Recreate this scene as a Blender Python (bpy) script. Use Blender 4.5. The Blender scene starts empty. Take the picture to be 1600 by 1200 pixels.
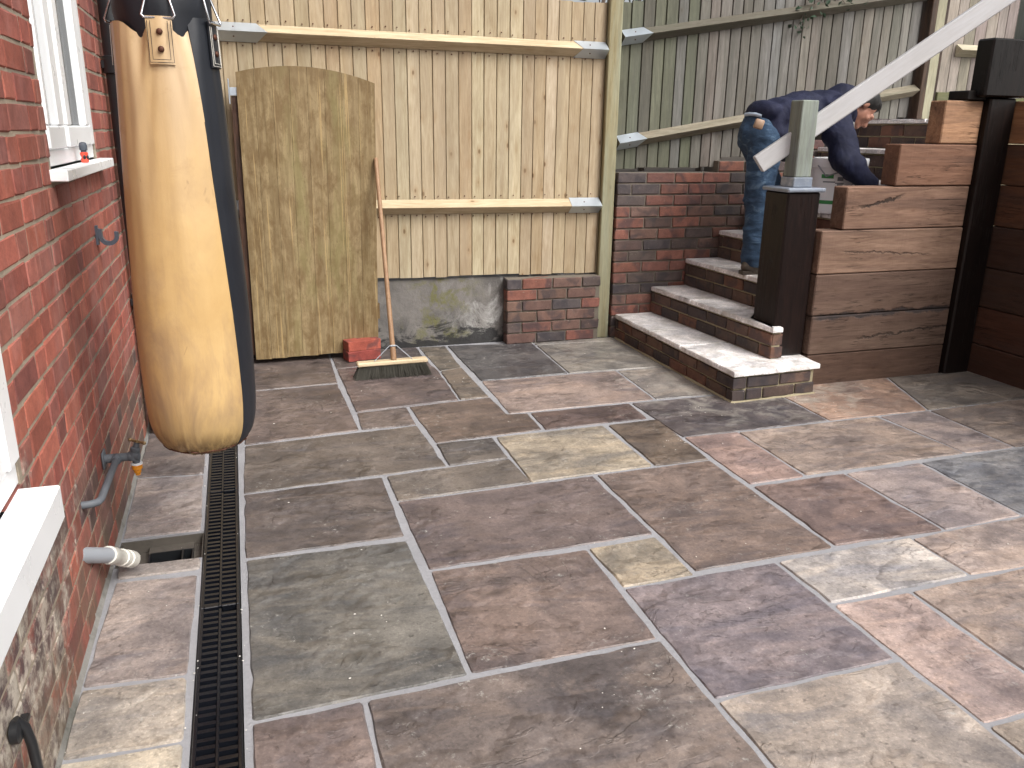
import bpy, bmesh, math, random
from mathutils import Vector, Matrix, noise as mnoise
rnd = random.Random(11)
C = bpy.context.scene.collection
SC = bpy.context.scene

# ------------------------------------------------------------------ camera, sky, sun, exposure
cam_data = bpy.data.cameras.new("camera")
cam = bpy.data.objects.new("camera", cam_data); C.objects.link(cam)
right = Vector((0.950846, -0.309378, 0.013297)); down = Vector((-0.078731, -0.283053, -0.955867)); fwd = Vector((0.299488, 0.907836, -0.293498))
CAMPOS = Vector((0, 0, 1.45))
cam.matrix_world = Matrix(((right.x, -down.x, -fwd.x, 0), (right.y, -down.y, -fwd.y, 0), (right.z, -down.z, -fwd.z, 1.45), (0, 0, 0, 1)))
cam_data.sensor_width = 36.0; cam_data.lens = 1291.33 / 1600 * 36
cam_data.clip_start = 0.05; cam_data.clip_end = 1000
SC.camera = cam

SUN_EL, SUN_AZ = math.radians(48), math.radians(150)      # azimuth clockwise from +Y: behind and to the right of the camera
world = bpy.data.worlds.new("World"); SC.world = world; world.use_nodes = True
wt = world.node_tree
bg = wt.nodes["Background"]; bg.inputs["Strength"].default_value = 0.125
sky = wt.nodes.new("ShaderNodeTexSky"); sky.sky_type = 'NISHITA'; sky.sun_disc = False
sky.sun_elevation = SUN_EL; sky.sun_rotation = SUN_AZ
sky.air_density = 1.0; sky.dust_density = 6.0; sky.ozone_density = 1.0
hs = wt.nodes.new("ShaderNodeHueSaturation"); hs.inputs["Saturation"].default_value = 0.25
wt.links.new(sky.outputs[0], hs.inputs["Color"]); wt.links.new(hs.outputs[0], bg.inputs["Color"])
sd = bpy.data.lights.new("sun", 'SUN'); sd.energy = 1.5; sd.angle = math.radians(30); sd.color = (1.0, 0.975, 0.94)
sun = bpy.data.objects.new("sun", sd); C.objects.link(sun)
sdir = Vector((math.sin(SUN_AZ) * math.cos(SUN_EL), math.cos(SUN_AZ) * math.cos(SUN_EL), math.sin(SUN_EL)))
sun.rotation_euler = sdir.to_track_quat('Z', 'Y').to_euler(); sun.location = (3, -4, 8)
vs = SC.view_settings
vs.view_transform = 'Standard'; vs.look = 'None'; vs.gamma = 1.0; vs.use_curve_mapping = False; vs.exposure = 0.75
SC.cycles.max_bounces = 6

# ------------------------------------------------------------------ helpers
def lin(c):
    f = lambda v: v / 12.92 if v <= 0.04045 else ((v + 0.055) / 1.055) ** 2.4
    return tuple(f(v / 255.0) for v in c)
def shade(c, k): return tuple(v * k for v in c)

class NT:
    def __init__(s, name):
        s.m = bpy.data.materials.new(name); s.m.use_nodes = True; s.t = s.m.node_tree
        s.p = s.t.nodes["Principled BSDF"]
        s.oi = None
    def put(s, sock, v):
        if isinstance(v, bpy.types.NodeSocket): s.t.links.new(v, sock)
        elif v is not None:
            if sock.type == 'RGBA' and len(v) == 3: v = (*v, 1)
            sock.default_value = v
    def node(s, typ, ins=None, **kw):
        n = s.t.nodes.new('ShaderNode' + typ)
        for k, v in kw.items(): setattr(n, k, v)
        for k, v in (ins or {}).items(): s.put(n.inputs[k], v)
        return n
    def info(s):
        if s.oi is None: s.oi = s.node('ObjectInfo')
        return s.oi
    def coord(s, scale=(1, 1, 1), kind='Object', spread=31.0):
        tc = s.node('TexCoord').outputs[kind]
        v = tc
        if spread:
            r = s.node('VectorMath', {0: s.info().outputs['Random'], 1: (spread, spread * 1.7, spread * 0.6)}, operation='MULTIPLY').outputs[0]
            v = s.node('VectorMath', {0: v, 1: r}, operation='ADD').outputs[0]
        return s.node('VectorMath', {0: v, 1: scale}, operation='MULTIPLY').outputs[0]
    def pos(s, scale=(1, 1, 1)):
        return s.node('VectorMath', {0: s.node('NewGeometry').outputs['Position'], 1: scale}, operation='MULTIPLY').outputs[0]
    def noise(s, vec, scale, detail=4, rough=0.55, dist=0.0):
        return s.node('TexNoise', {'Vector': vec, 'Scale': scale, 'Detail': detail, 'Roughness': rough, 'Distortion': dist}).outputs['Fac']
    def ramp(s, fac, stops, interp='LINEAR'):
        n = s.node('ValToRGB', {'Fac': fac}); n.color_ramp.interpolation = interp
        el = n.color_ramp.elements
        while len(el) < len(stops): el.new(0.5)
        for e, (p, c) in zip(el, stops):
            e.position = p; e.color = (c, c, c, 1) if not isinstance(c, tuple) else (*c[:3], 1)
        return n.outputs[0]
    def mix(s, fac, a, b, blend='MIX'):
        n = s.node('Mix', data_type='RGBA', blend_type=blend, clamp_factor=True)
        s.put(n.inputs[0], fac); s.put(n.inputs[6], a); s.put(n.inputs[7], b)
        return n.outputs[2]
    def math(s, op, a, b=None, c=None):
        n = s.node('Math', operation=op)
        s.put(n.inputs[0], a); s.put(n.inputs[1], b)
        if c is not None: s.put(n.inputs[2], c)
        return n.outputs[0]
    def maprange(s, v, a, b, c=0.0, d=1.0):
        return s.node('MapRange', {'Value': v, 'From Min': a, 'From Max': b, 'To Min': c, 'To Max': d}).outputs[0]
    def sep(s, v): return s.node('SeparateXYZ', {0: v}).outputs
    def bump(s, h, strength, dist, normal=None):
        n = s.node('Bump', {'Height': h, 'Strength': strength, 'Distance': dist})
        if normal is not None: s.put(n.inputs['Normal'], normal)
        return n.outputs[0]
    def out(s, color=None, rough=None, normal=None, metal=None, spec=None, **kw):
        p = s.p
        if color is not None: s.put(p.inputs['Base Color'], color)
        if rough is not None: s.put(p.inputs['Roughness'], rough)
        if normal is not None: s.put(p.inputs['Normal'], normal)
        if metal is not None: s.put(p.inputs['Metallic'], metal)
        if spec is not None: s.put(p.inputs['Specular IOR Level'], spec)
        for k, v in kw.items(): s.put(p.inputs[k], v)
        return s.m

WORLD = {}
def wloc(o): return WORLD.get(o.name, Vector((0, 0, 0))) if o else Vector((0, 0, 0))
def place(o, loc, parent=None):
    """loc is in world space; parents are never rotated"""
    loc = Vector(loc)
    C.objects.link(o); WORLD[o.name] = loc
    o.location = loc - wloc(parent) if parent else loc
    if parent: o.parent = parent
    return o
def tag(o, label=None, cat=None, group=None, kind=None):
    if label: o['label'] = label
    if cat: o['category'] = cat
    if group: o['group'] = group
    if kind: o['kind'] = kind
    return o
def thing(name, loc, label, cat, group=None):
    o = bpy.data.objects.new(name, None); o.empty_display_size = 0.1
    place(o, loc); return tag(o, label, cat, group)
def smooth(me, angle=35):
    me.shade_smooth(); me.set_sharp_from_angle(angle=math.radians(angle))
def mesh_obj(name, verts, faces, mat, parent=None, loc=None, color=None, sm=None):
    """verts in world space; the object's origin goes to loc (default: centre of the bounds)"""
    vs_ = [Vector(v) for v in verts]
    if loc is None:
        lo = Vector([min(v[i] for v in vs_) for i in range(3)]); hi = Vector([max(v[i] for v in vs_) for i in range(3)])
        loc = (lo + hi) / 2
    loc = Vector(loc)
    me = bpy.data.meshes.new(name); me.from_pydata([v - loc for v in vs_], [], faces)
    bm = bmesh.new(); bm.from_mesh(me); bmesh.ops.recalc_face_normals(bm, faces=bm.faces); bm.to_mesh(me); bm.free()
    if sm: smooth(me, sm)
    if mat: me.materials.append(mat)
    o = bpy.data.objects.new(name, me); place(o, loc, parent)
    if color: o.color = (*color[:3], 1)
    return o
class MB:
    """collects shapes (world space) for one mesh"""
    def __init__(s): s.v = []; s.f = []
    def add(s, v, f):
        k = len(s.v); s.v += [Vector(x) for x in v]; s.f += [tuple(i + k for i in q) for q in f]; return s
    def box(s, a, b, rot=None, piv=None):
        x0, y0, z0 = a; x1, y1, z1 = b
        v = [Vector(p) for p in ((x0, y0, z0), (x1, y0, z0), (x1, y1, z0), (x0, y1, z0), (x0, y0, z1), (x1, y0, z1), (x1, y1, z1), (x0, y1, z1))]
        if rot is not None:
            piv = Vector(piv) if piv else Vector(((x0 + x1) / 2, (y0 + y1) / 2, (z0 + z1) / 2))
            v = [rot @ (p - piv) + piv for p in v]
        return s.add(v, [(0, 3, 2, 1), (4, 5, 6, 7), (0, 1, 5, 4), (1, 2, 6, 5), (2, 3, 7, 6), (3, 0, 4, 7)])
    def cbox(s, a, b, c=0.003, rot=None, piv=None):
        """box with chamfered edges"""
        x = (a[0], b[0]); y = (a[1], b[1]); z = (a[2], b[2]); v = []; idx = {}
        for i in (0, 1):
            for j in (0, 1):
                for k in (0, 1):
                    sx, sy, sz = (1 - 2 * i) * c, (1 - 2 * j) * c, (1 - 2 * k) * c
                    for ax, p in enumerate(((x[i], y[j] + sy, z[k] + sz), (x[i] + sx, y[j], z[k] + sz), (x[i] + sx, y[j] + sy, z[k]))):
                        idx[i, j, k, ax] = len(v); v.append(Vector(p))
        f = []
        for i in (0, 1): f.append([idx[i, 0, 0, 0], idx[i, 1, 0, 0], idx[i, 1, 1, 0], idx[i, 0, 1, 0]])
        for j in (0, 1): f.append([idx[0, j, 0, 1], idx[1, j, 0, 1], idx[1, j, 1, 1], idx[0, j, 1, 1]])
        for k in (0, 1): f.append([idx[0, 0, k, 2], idx[1, 0, k, 2], idx[1, 1, k, 2], idx[0, 1, k, 2]])
        for i in (0, 1):
            for j in (0, 1): f.append([idx[i, j, 0, 0], idx[i, j, 1, 0], idx[i, j, 1, 1], idx[i, j, 0, 1]])
        for i in (0, 1):
            for k in (0, 1): f.append([idx[i, 0, k, 0], idx[i, 1, k, 0], idx[i, 1, k, 2], idx[i, 0, k, 2]])
        for j in (0, 1):
            for k in (0, 1): f.append([idx[0, j, k, 1], idx[1, j, k, 1], idx[1, j, k, 2], idx[0, j, k, 2]])
        for i in (0, 1):
            for j in (0, 1):
                for k in (0, 1): f.append([idx[i, j, k, 0], idx[i, j, k, 1], idx[i, j, k, 2]])
        if rot is not None:
            piv = Vector(piv) if piv else (Vector(a) + Vector(b)) / 2
            v = [rot @ (p - piv) + piv for p in v]
        return s.add(v, f)
    def tube(s, pts, rad, n=12, caps=True):
        pts = [Vector(p) for p in pts]; rads = rad if isinstance(rad, (list, tuple)) else [rad] * len(pts)
        t0 = (pts[1] - pts[0]).normalized()
        ref = Vector((0, 0, 1)) if abs(t0.z) < 0.9 else Vector((1, 0, 0))
        u = t0.cross(ref).normalized(); rings = []
        for i, p in enumerate(pts):
            if i == 0: t = t0
            elif i == len(pts) - 1: t = (pts[i] - pts[i - 1]).normalized()
            else: t = ((pts[i] - pts[i - 1]).normalized() + (pts[i + 1] - pts[i]).normalized()).normalized()
            u = (u - t * u.dot(t)).normalized(); w = t.cross(u)
            rings.append([p + (u * math.cos(2 * math.pi * k / n) + w * math.sin(2 * math.pi * k / n)) * rads[i] for k in range(n)])
        v = [q for r in rings for q in r]; f = []
        for i in range(len(rings) - 1):
            for k in range(n): f.append((i * n + k, i * n + (k + 1) % n, (i + 1) * n + (k + 1) % n, (i + 1) * n + k))
        if caps: f += [tuple(range(n))[::-1], tuple(range((len(rings) - 1) * n, len(rings) * n))]
        return s.add(v, f)
    def lathe(s, base, axis, prof, n=24):
        """prof: list of (radius, distance along axis)"""
        axis = Vector(axis).normalized(); ref = Vector((0, 0, 1)) if abs(axis.z) < 0.9 else Vector((1, 0, 0))
        u = axis.cross(ref).normalized(); w = axis.cross(u); base = Vector(base); v = []
        for r, h in prof: v += [base + axis * h + (u * math.cos(2 * math.pi * k / n) + w * math.sin(2 * math.pi * k / n)) * max(r, 1e-4) for k in range(n)]
        f = [(i * n + k, i * n + (k + 1) % n, (i + 1) * n + (k + 1) % n, (i + 1) * n + k) for i in range(len(prof) - 1) for k in range(n)]
        f += [tuple(range(n))[::-1], tuple(range((len(prof) - 1) * n, len(prof) * n))]
        return s.add(v, f)
    def ball(s, c, r, M=None, nu=14, nv=10):
        r = r if isinstance(r, (tuple, list)) else (r, r, r); c = Vector(c); v = []; f = []
        for j in range(1, nv):
            th = math.pi * j / nv
            for k in range(nu):
                ph = 2 * math.pi * k / nu
                p = Vector((r[0] * math.sin(th) * math.cos(ph), r[1] * math.sin(th) * math.sin(ph), r[2] * math.cos(th)))
                v.append(c + (M @ p if M is not None else p))
        top = len(v); p = Vector((0, 0, r[2])); v.append(c + (M @ p if M is not None else p)); v.append(c - (M @ p if M is not None else p))
        for j in range(nv - 2):
            for k in range(nu): f.append((j * nu + k, j * nu + (k + 1) % nu, (j + 1) * nu + (k + 1) % nu, (j + 1) * nu + k))
        for k in range(nu): f.append((k, top, (k + 1) % nu)); f.append(((nv - 2) * nu + k, (nv - 2) * nu + (k + 1) % nu, top + 1))
        return s.add(v, f)
    def limb(s, a, b, ra, rb, n=14):
        a = Vector(a); b = Vector(b); s.ball(a, ra, nu=n); s.ball(b, rb, nu=n)
        return s.tube([a, a.lerp(b, .33), a.lerp(b, .66), b], [ra, ra + (rb - ra) * .33, ra + (rb - ra) * .66, rb], n)
    def prism(s, outline, axis, lo, hi):
        """outline: 2D points in the plane normal to axis (cyclic order x,y,z)"""
        n = len(outline)
        def P(q, h): return {'x': (h, q[0], q[1]), 'y': (q[0], h, q[1]), 'z': (q[0], q[1], h)}[axis]
        v = [P(q, lo) for q in outline] + [P(q, hi) for q in outline]
        f = [tuple(range(n)), tuple(range(2 * n - 1, n - 1, -1))] + [(i, (i + 1) % n, n + (i + 1) % n, n + i) for i in range(n)]
        return s.add(v, f)
    def build(s, name, mat, parent=None, loc=None, color=None, sm=None): return mesh_obj(name, s.v, s.f, mat, parent, loc, color, sm)
def remesh(o, voxel, it=6):
    m = o.modifiers.new("remesh", 'REMESH'); m.mode = 'VOXEL'; m.voxel_size = voxel; m.use_smooth_shade = True
    k = o.modifiers.new("soft", 'SMOOTH'); k.factor = 0.5; k.iterations = it
    return o
def hsv_jit(c, v=0.12, h=0.04):
    k = 1 + rnd.uniform(-v, v); return (c[0] * k * (1 + rnd.uniform(-h, h)), c[1] * k, c[2] * k * (1 + rnd.uniform(-h, h)))

SLABS = [  # slab tones; those to the right carry sky sheen in their colour
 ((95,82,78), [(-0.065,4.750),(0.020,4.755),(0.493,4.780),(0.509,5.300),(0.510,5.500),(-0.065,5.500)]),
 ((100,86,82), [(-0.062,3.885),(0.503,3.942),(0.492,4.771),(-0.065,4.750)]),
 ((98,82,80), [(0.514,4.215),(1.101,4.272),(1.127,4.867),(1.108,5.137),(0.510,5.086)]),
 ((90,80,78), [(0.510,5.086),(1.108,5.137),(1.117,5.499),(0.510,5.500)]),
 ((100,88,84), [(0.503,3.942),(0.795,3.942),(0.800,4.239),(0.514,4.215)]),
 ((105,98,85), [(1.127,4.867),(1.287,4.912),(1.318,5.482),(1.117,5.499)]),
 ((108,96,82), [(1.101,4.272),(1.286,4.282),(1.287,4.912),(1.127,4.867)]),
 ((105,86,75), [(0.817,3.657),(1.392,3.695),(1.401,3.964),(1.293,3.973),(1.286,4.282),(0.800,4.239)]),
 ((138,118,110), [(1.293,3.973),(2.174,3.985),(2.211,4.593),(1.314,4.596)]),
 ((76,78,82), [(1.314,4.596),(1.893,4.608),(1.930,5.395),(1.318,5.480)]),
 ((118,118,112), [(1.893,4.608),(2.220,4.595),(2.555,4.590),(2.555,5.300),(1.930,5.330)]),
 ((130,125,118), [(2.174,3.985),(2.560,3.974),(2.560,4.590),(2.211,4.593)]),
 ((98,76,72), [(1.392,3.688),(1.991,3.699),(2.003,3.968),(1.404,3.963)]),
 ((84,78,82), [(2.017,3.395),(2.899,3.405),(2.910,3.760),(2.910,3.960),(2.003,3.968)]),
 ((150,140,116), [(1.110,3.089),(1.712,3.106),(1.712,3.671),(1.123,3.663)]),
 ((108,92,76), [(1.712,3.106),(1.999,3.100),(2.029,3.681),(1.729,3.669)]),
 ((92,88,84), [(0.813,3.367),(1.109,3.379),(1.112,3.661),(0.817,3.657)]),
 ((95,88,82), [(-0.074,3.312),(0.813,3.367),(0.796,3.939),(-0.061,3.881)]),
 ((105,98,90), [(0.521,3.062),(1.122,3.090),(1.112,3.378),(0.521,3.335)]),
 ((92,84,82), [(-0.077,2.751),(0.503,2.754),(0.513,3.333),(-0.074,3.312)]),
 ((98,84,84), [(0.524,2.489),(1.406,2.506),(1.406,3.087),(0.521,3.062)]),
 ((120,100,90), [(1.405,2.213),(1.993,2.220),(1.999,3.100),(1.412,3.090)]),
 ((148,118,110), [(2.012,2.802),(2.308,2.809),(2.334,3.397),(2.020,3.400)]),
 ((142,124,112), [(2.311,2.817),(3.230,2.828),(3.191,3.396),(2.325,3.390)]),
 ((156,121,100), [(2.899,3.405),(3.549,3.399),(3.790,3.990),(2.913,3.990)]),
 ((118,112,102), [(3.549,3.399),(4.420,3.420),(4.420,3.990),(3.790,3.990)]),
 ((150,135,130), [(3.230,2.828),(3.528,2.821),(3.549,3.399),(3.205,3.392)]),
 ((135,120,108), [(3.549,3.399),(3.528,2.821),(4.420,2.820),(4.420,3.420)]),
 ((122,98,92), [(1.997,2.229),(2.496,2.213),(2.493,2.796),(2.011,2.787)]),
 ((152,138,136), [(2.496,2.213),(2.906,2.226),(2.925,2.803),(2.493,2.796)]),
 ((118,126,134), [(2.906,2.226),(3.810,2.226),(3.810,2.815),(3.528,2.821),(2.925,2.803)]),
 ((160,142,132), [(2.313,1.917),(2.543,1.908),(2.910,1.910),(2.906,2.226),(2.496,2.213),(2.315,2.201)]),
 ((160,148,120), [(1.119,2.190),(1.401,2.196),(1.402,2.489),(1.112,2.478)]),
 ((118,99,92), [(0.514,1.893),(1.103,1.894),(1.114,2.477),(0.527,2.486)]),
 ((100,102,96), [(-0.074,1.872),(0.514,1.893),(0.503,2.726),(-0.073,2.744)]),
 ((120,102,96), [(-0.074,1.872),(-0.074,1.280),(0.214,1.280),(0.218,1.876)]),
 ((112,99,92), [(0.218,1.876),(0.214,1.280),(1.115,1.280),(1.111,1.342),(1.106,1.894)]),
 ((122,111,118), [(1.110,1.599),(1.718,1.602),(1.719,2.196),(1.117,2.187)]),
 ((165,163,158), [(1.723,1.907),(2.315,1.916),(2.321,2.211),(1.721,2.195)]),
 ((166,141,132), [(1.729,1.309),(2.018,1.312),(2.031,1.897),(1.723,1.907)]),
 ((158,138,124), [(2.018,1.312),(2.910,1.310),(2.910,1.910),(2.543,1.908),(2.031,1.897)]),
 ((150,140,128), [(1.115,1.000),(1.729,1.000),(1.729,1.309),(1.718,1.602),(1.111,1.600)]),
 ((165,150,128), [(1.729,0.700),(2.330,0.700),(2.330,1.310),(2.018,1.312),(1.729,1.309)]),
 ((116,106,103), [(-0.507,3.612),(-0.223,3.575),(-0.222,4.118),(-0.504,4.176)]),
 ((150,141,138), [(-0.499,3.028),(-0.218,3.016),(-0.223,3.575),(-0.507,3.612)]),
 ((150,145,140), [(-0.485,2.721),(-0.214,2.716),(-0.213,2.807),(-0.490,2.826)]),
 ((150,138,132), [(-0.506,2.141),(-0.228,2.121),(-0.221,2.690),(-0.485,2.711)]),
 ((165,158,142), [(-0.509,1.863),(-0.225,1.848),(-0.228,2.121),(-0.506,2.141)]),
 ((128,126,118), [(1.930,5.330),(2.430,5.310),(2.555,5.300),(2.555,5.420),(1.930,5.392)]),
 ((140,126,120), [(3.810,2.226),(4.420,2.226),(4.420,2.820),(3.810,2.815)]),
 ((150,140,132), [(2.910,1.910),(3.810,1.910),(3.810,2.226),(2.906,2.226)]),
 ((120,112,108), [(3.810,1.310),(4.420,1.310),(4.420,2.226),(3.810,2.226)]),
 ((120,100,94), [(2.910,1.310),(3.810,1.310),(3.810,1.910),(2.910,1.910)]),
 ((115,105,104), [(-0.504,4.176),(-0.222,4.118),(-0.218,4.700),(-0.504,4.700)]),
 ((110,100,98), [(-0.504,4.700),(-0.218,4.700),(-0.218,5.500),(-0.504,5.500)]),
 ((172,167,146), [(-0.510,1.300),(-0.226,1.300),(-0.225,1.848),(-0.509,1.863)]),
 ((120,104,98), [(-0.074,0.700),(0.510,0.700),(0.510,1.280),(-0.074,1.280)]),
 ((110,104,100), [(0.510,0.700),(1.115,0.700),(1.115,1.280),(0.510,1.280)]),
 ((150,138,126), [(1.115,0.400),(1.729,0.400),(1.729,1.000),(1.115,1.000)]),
 ((98,88,86), [(2.330,0.700),(3.200,0.700),(3.200,1.310),(2.330,1.310)]),
 ((120,104,98), [(3.200,0.700),(3.810,0.700),(3.810,1.310),(3.200,1.310)]),
 ((110,104,100), [(3.810,0.400),(4.420,0.400),(4.420,1.310),(3.810,1.310)]),
 ((150,138,126), [(-0.510,0.700),(-0.226,0.700),(-0.226,1.300),(-0.510,1.300)]),
 ((98,88,86), [(-0.074,-0.200),(0.830,-0.200),(0.830,0.700),(-0.074,0.700)]),
 ((120,104,98), [(0.830,-0.200),(1.115,-0.200),(1.115,0.700),(0.830,0.700)]),
 ((110,104,100), [(1.115,-0.200),(2.000,-0.200),(2.000,0.400),(1.115,0.400)]),
 ((150,138,126), [(2.000,-0.200),(2.330,-0.200),(2.330,0.700),(2.000,0.700)]),
 ((98,88,86), [(1.729,0.400),(2.000,0.400),(2.000,0.700),(1.729,0.700)]),
 ((120,104,98), [(2.330,-0.200),(3.200,-0.200),(3.200,0.700),(2.330,0.700)]),
 ((110,104,100), [(3.200,-0.200),(3.810,-0.200),(3.810,0.700),(3.200,0.700)]),
 ((150,138,126), [(3.810,-0.200),(4.420,-0.200),(4.420,0.400),(3.810,0.400)]),
 ((98,88,86), [(-0.510,-0.200),(-0.226,-0.200),(-0.226,0.700),(-0.510,0.700)]),
]

# ------------------------------------------------------------------ materials
def m_stone(name="riven_sandstone", amt=1.0):
    s = NT(name); col = s.info().outputs['Color']
    g = s.coord((1, 1, 1)); st = s.coord((1.0, 3.0, 1.0)); mul = lambda k: s.mix(1, col, tuple(1 + (q - 1) * amt for q in k), 'MULTIPLY')
    big = s.noise(g, 2.3, 7, .66, .5); mid = s.noise(g, 8.5, 8, .74, .35); fine = s.noise(g, 70, 5, .72); streak = s.noise(st, 2.6, 7, .68, .9)
    c = s.mix(s.ramp(big, [(.38, 0.0), (.62, 1.0)]), mul((.62, .63, .67)), mul((1.28, 1.25, 1.21)))
    c = s.mix(s.math('MULTIPLY', s.ramp(streak, [(.50, 0), (.60, 1)]), .5), c, mul((1.36, 1.27, 1.16)))
    c = s.mix(s.math('MULTIPLY', s.ramp(s.noise(st, 1.7, 6, .62, 1.4), [(.53, 0), (.66, 1)]), .65), c, mul((.58, .62, .72)))
    c = s.mix(s.ramp(mid, [(.36, 0), (.64, 1)]), s.mix(1, c, (.74, .74, .75), 'MULTIPLY'), s.mix(1, c, (1.26, 1.25, 1.24), 'MULTIPLY'))
    c = s.mix(s.ramp(fine, [(.36, .6), (.52, 0)]), c, s.mix(1, c, (.56, .55, .54), 'MULTIPLY'))
    c = s.mix(s.ramp(s.noise(g, 120, 3, .6), [(.54, 0), (.70, .5)]), c, s.mix(1, c, (1.7, 1.68, 1.64), 'MULTIPLY'))
    bloom = s.math('MULTIPLY', s.ramp(s.noise(g, 44, 5, .75), [(.58, 0), (.68, 1)]), s.ramp(s.noise(g, 4.4, 4, .6), [(.50, 0), (.62, .75)]))
    c = s.mix(bloom, c, (.40, .39, .36))
    w = s.pos(); wx, wy = s.sep(w)[0], s.sep(w)[1]
    nr = s.math('MULTIPLY', s.math('MULTIPLY', s.maprange(wx, 1.7, 2.5), s.maprange(wx, 3.9, 3.2)), s.maprange(wy, 3.2, 3.75))     # cement dust trodden about at the foot of the new steps
    dust = s.ramp(s.math('ADD', s.noise(w, 6.5, 7, .72, .6), s.math('MULTIPLY', nr, .10)), [(.56, 0), (.70, 1)])
    c = s.mix(s.math('MULTIPLY', s.math('MULTIPLY', dust, nr), .55), c, (.40, .37, .32))
    c = s.mix(s.math('MULTIPLY', s.ramp(s.noise(g, 30, 3, .6), [(.28, 1), (.36, 0)]), .75), c, mul((.40, .38, .37)))
    # riven steps: broken contour terraces with a dark lip
    t = s.math('MULTIPLY', s.noise(s.coord((1, 1.8, 1)), 2.6, 8, .58, 1.0), 7.0)
    fl = s.math('FLOOR', t); fr = s.math('SUBTRACT', t, fl)
    ter = s.math('ADD', fl, s.maprange(fr, .90, 1.0)); msk = s.ramp(s.noise(g, 3.3, 3, .6), [(.50, 0), (.60, 1)])
    lip = s.math('MULTIPLY', s.ramp(fr, [(.87, 0), (.91, 1), (.95, 0)]), msk)
    c = s.mix(s.math('MULTIPLY', lip, .45), c, mul((.42, .41, .42)))
    h = s.math('ADD', s.math('MULTIPLY', s.math('MULTIPLY', ter, msk), .55), s.math('ADD', s.math('MULTIPLY', fine, .16), s.math('MULTIPLY', mid, .6)))
    s.out(c, s.maprange(mid, .35, .65, .30, .55), s.bump(h, .7, .008), spec=.5)
    return s.m
def m_mortar(name, col, bumpd=.003, stain=None):
    s = NT(name); g = s.coord((1, 1, 1), 'Object', 0)
    n = s.noise(g, 90, 4, .7); b = s.noise(g, 5, 5, .6)
    c = s.mix(n, shade(col, .72), shade(col, 1.2)); c = s.mix(s.ramp(b, [(.35, .55), (.65, 0)]), c, shade(col, .7))
    if stain: c = s.mix(s.ramp(s.noise(g, 3, 5, .65), [(.5, 0), (.65, .8)]), c, stain)
    return s.out(c, .9, s.bump(n, .8, bumpd))
def m_brick(name, kind, vertex=False):
    s = NT(name)
    col = s.node('Attribute', attribute_name='tint').outputs['Color'] if vertex else s.info().outputs['Color']
    g = s.pos() if vertex else s.coord((1, 1, 1))
    n1 = s.noise(g, 14, 5, .65); n2 = s.noise(g, 120, 4, .7); n3 = s.noise(g, 38, 3, .6)
    c = s.mix(s.ramp(n1, [(.3, 0), (.7, 1)]), s.mix(1, col, (.72, .70, .72), 'MULTIPLY'), s.mix(1, col, (1.22, 1.2, 1.18), 'MULTIPLY'))
    c = s.mix(s.math('MULTIPLY', s.ramp(n2, [(.35, 1), (.55, 0)]), .35), c, s.mix(1, c, (.5, .48, .5), 'MULTIPLY'))
    h = s.math('ADD', s.math('MULTIPLY', n2, .5), n3)
    if kind == 'house':
        p = s.pos(); z = s.sep(p)[2]; y = s.sep(p)[1]
        # thin pale lime bloom runs and orange mortar drips
        run = s.math('MULTIPLY', s.ramp(s.noise(s.pos((1, 30, 1.5)), 1.6, 6, .7, .6), [(.54, 0), (.66, 1)]), s.ramp(s.noise(s.pos((1, 1, .4)), 2.4, 4, .6), [(.46, 0), (.62, 1)]))
        c = s.mix(s.math('MULTIPLY', run, .45), c, (.50, .33, .28))
        c = s.mix(s.math('MULTIPLY', s.ramp(s.noise(s.pos((1, 1, 1)), 5, 5, .6), [(.52, 0), (.70, .6)]), .5), c, (.40, .22, .20))
        # wash of old paint and lime low down at the near end of the wall
        low = s.math('MULTIPLY', s.maprange(z, .95, .35), s.maprange(y, 2.75, 2.05))
        patch = s.ramp(s.math('ADD', s.noise(s.pos((1, 1, 1)), 7, 6, .7, .4), s.math('MULTIPLY', low, .30)), [(.70, 0), (.84, 1)])
        c = s.mix(s.math('MULTIPLY', patch, .85), c, s.mix(s.ramp(s.noise(p, 17, 5, .72), [(.42, 0), (.58, 1)]), (.085, .065, .068), (.55, .50, .42)))
        foot = s.math('MULTIPLY', s.maprange(z, .48, .05), s.ramp(s.noise(p, 9, 5, .6), [(.35, 0), (.6, 1)]))
        c = s.mix(s.math('MULTIPLY', foot, .75), c, (.12, .09, .06))
    else:
        burn = s.ramp(s.noise(g, 9, 3, .5, .5), [(.5, 0), (.62, 1)])
        c = s.mix(s.math('MULTIPLY', burn, .6), c, (.035, .032, .038))
        c = s.mix(s.math('MULTIPLY', s.ramp(s.noise(g, 60, 3, .6), [(.66, 0), (.75, 1)]), .5), c, (.33, .29, .24))
    return s.out(c, .78, s.bump(h, .7, .003), spec=.35)
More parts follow.
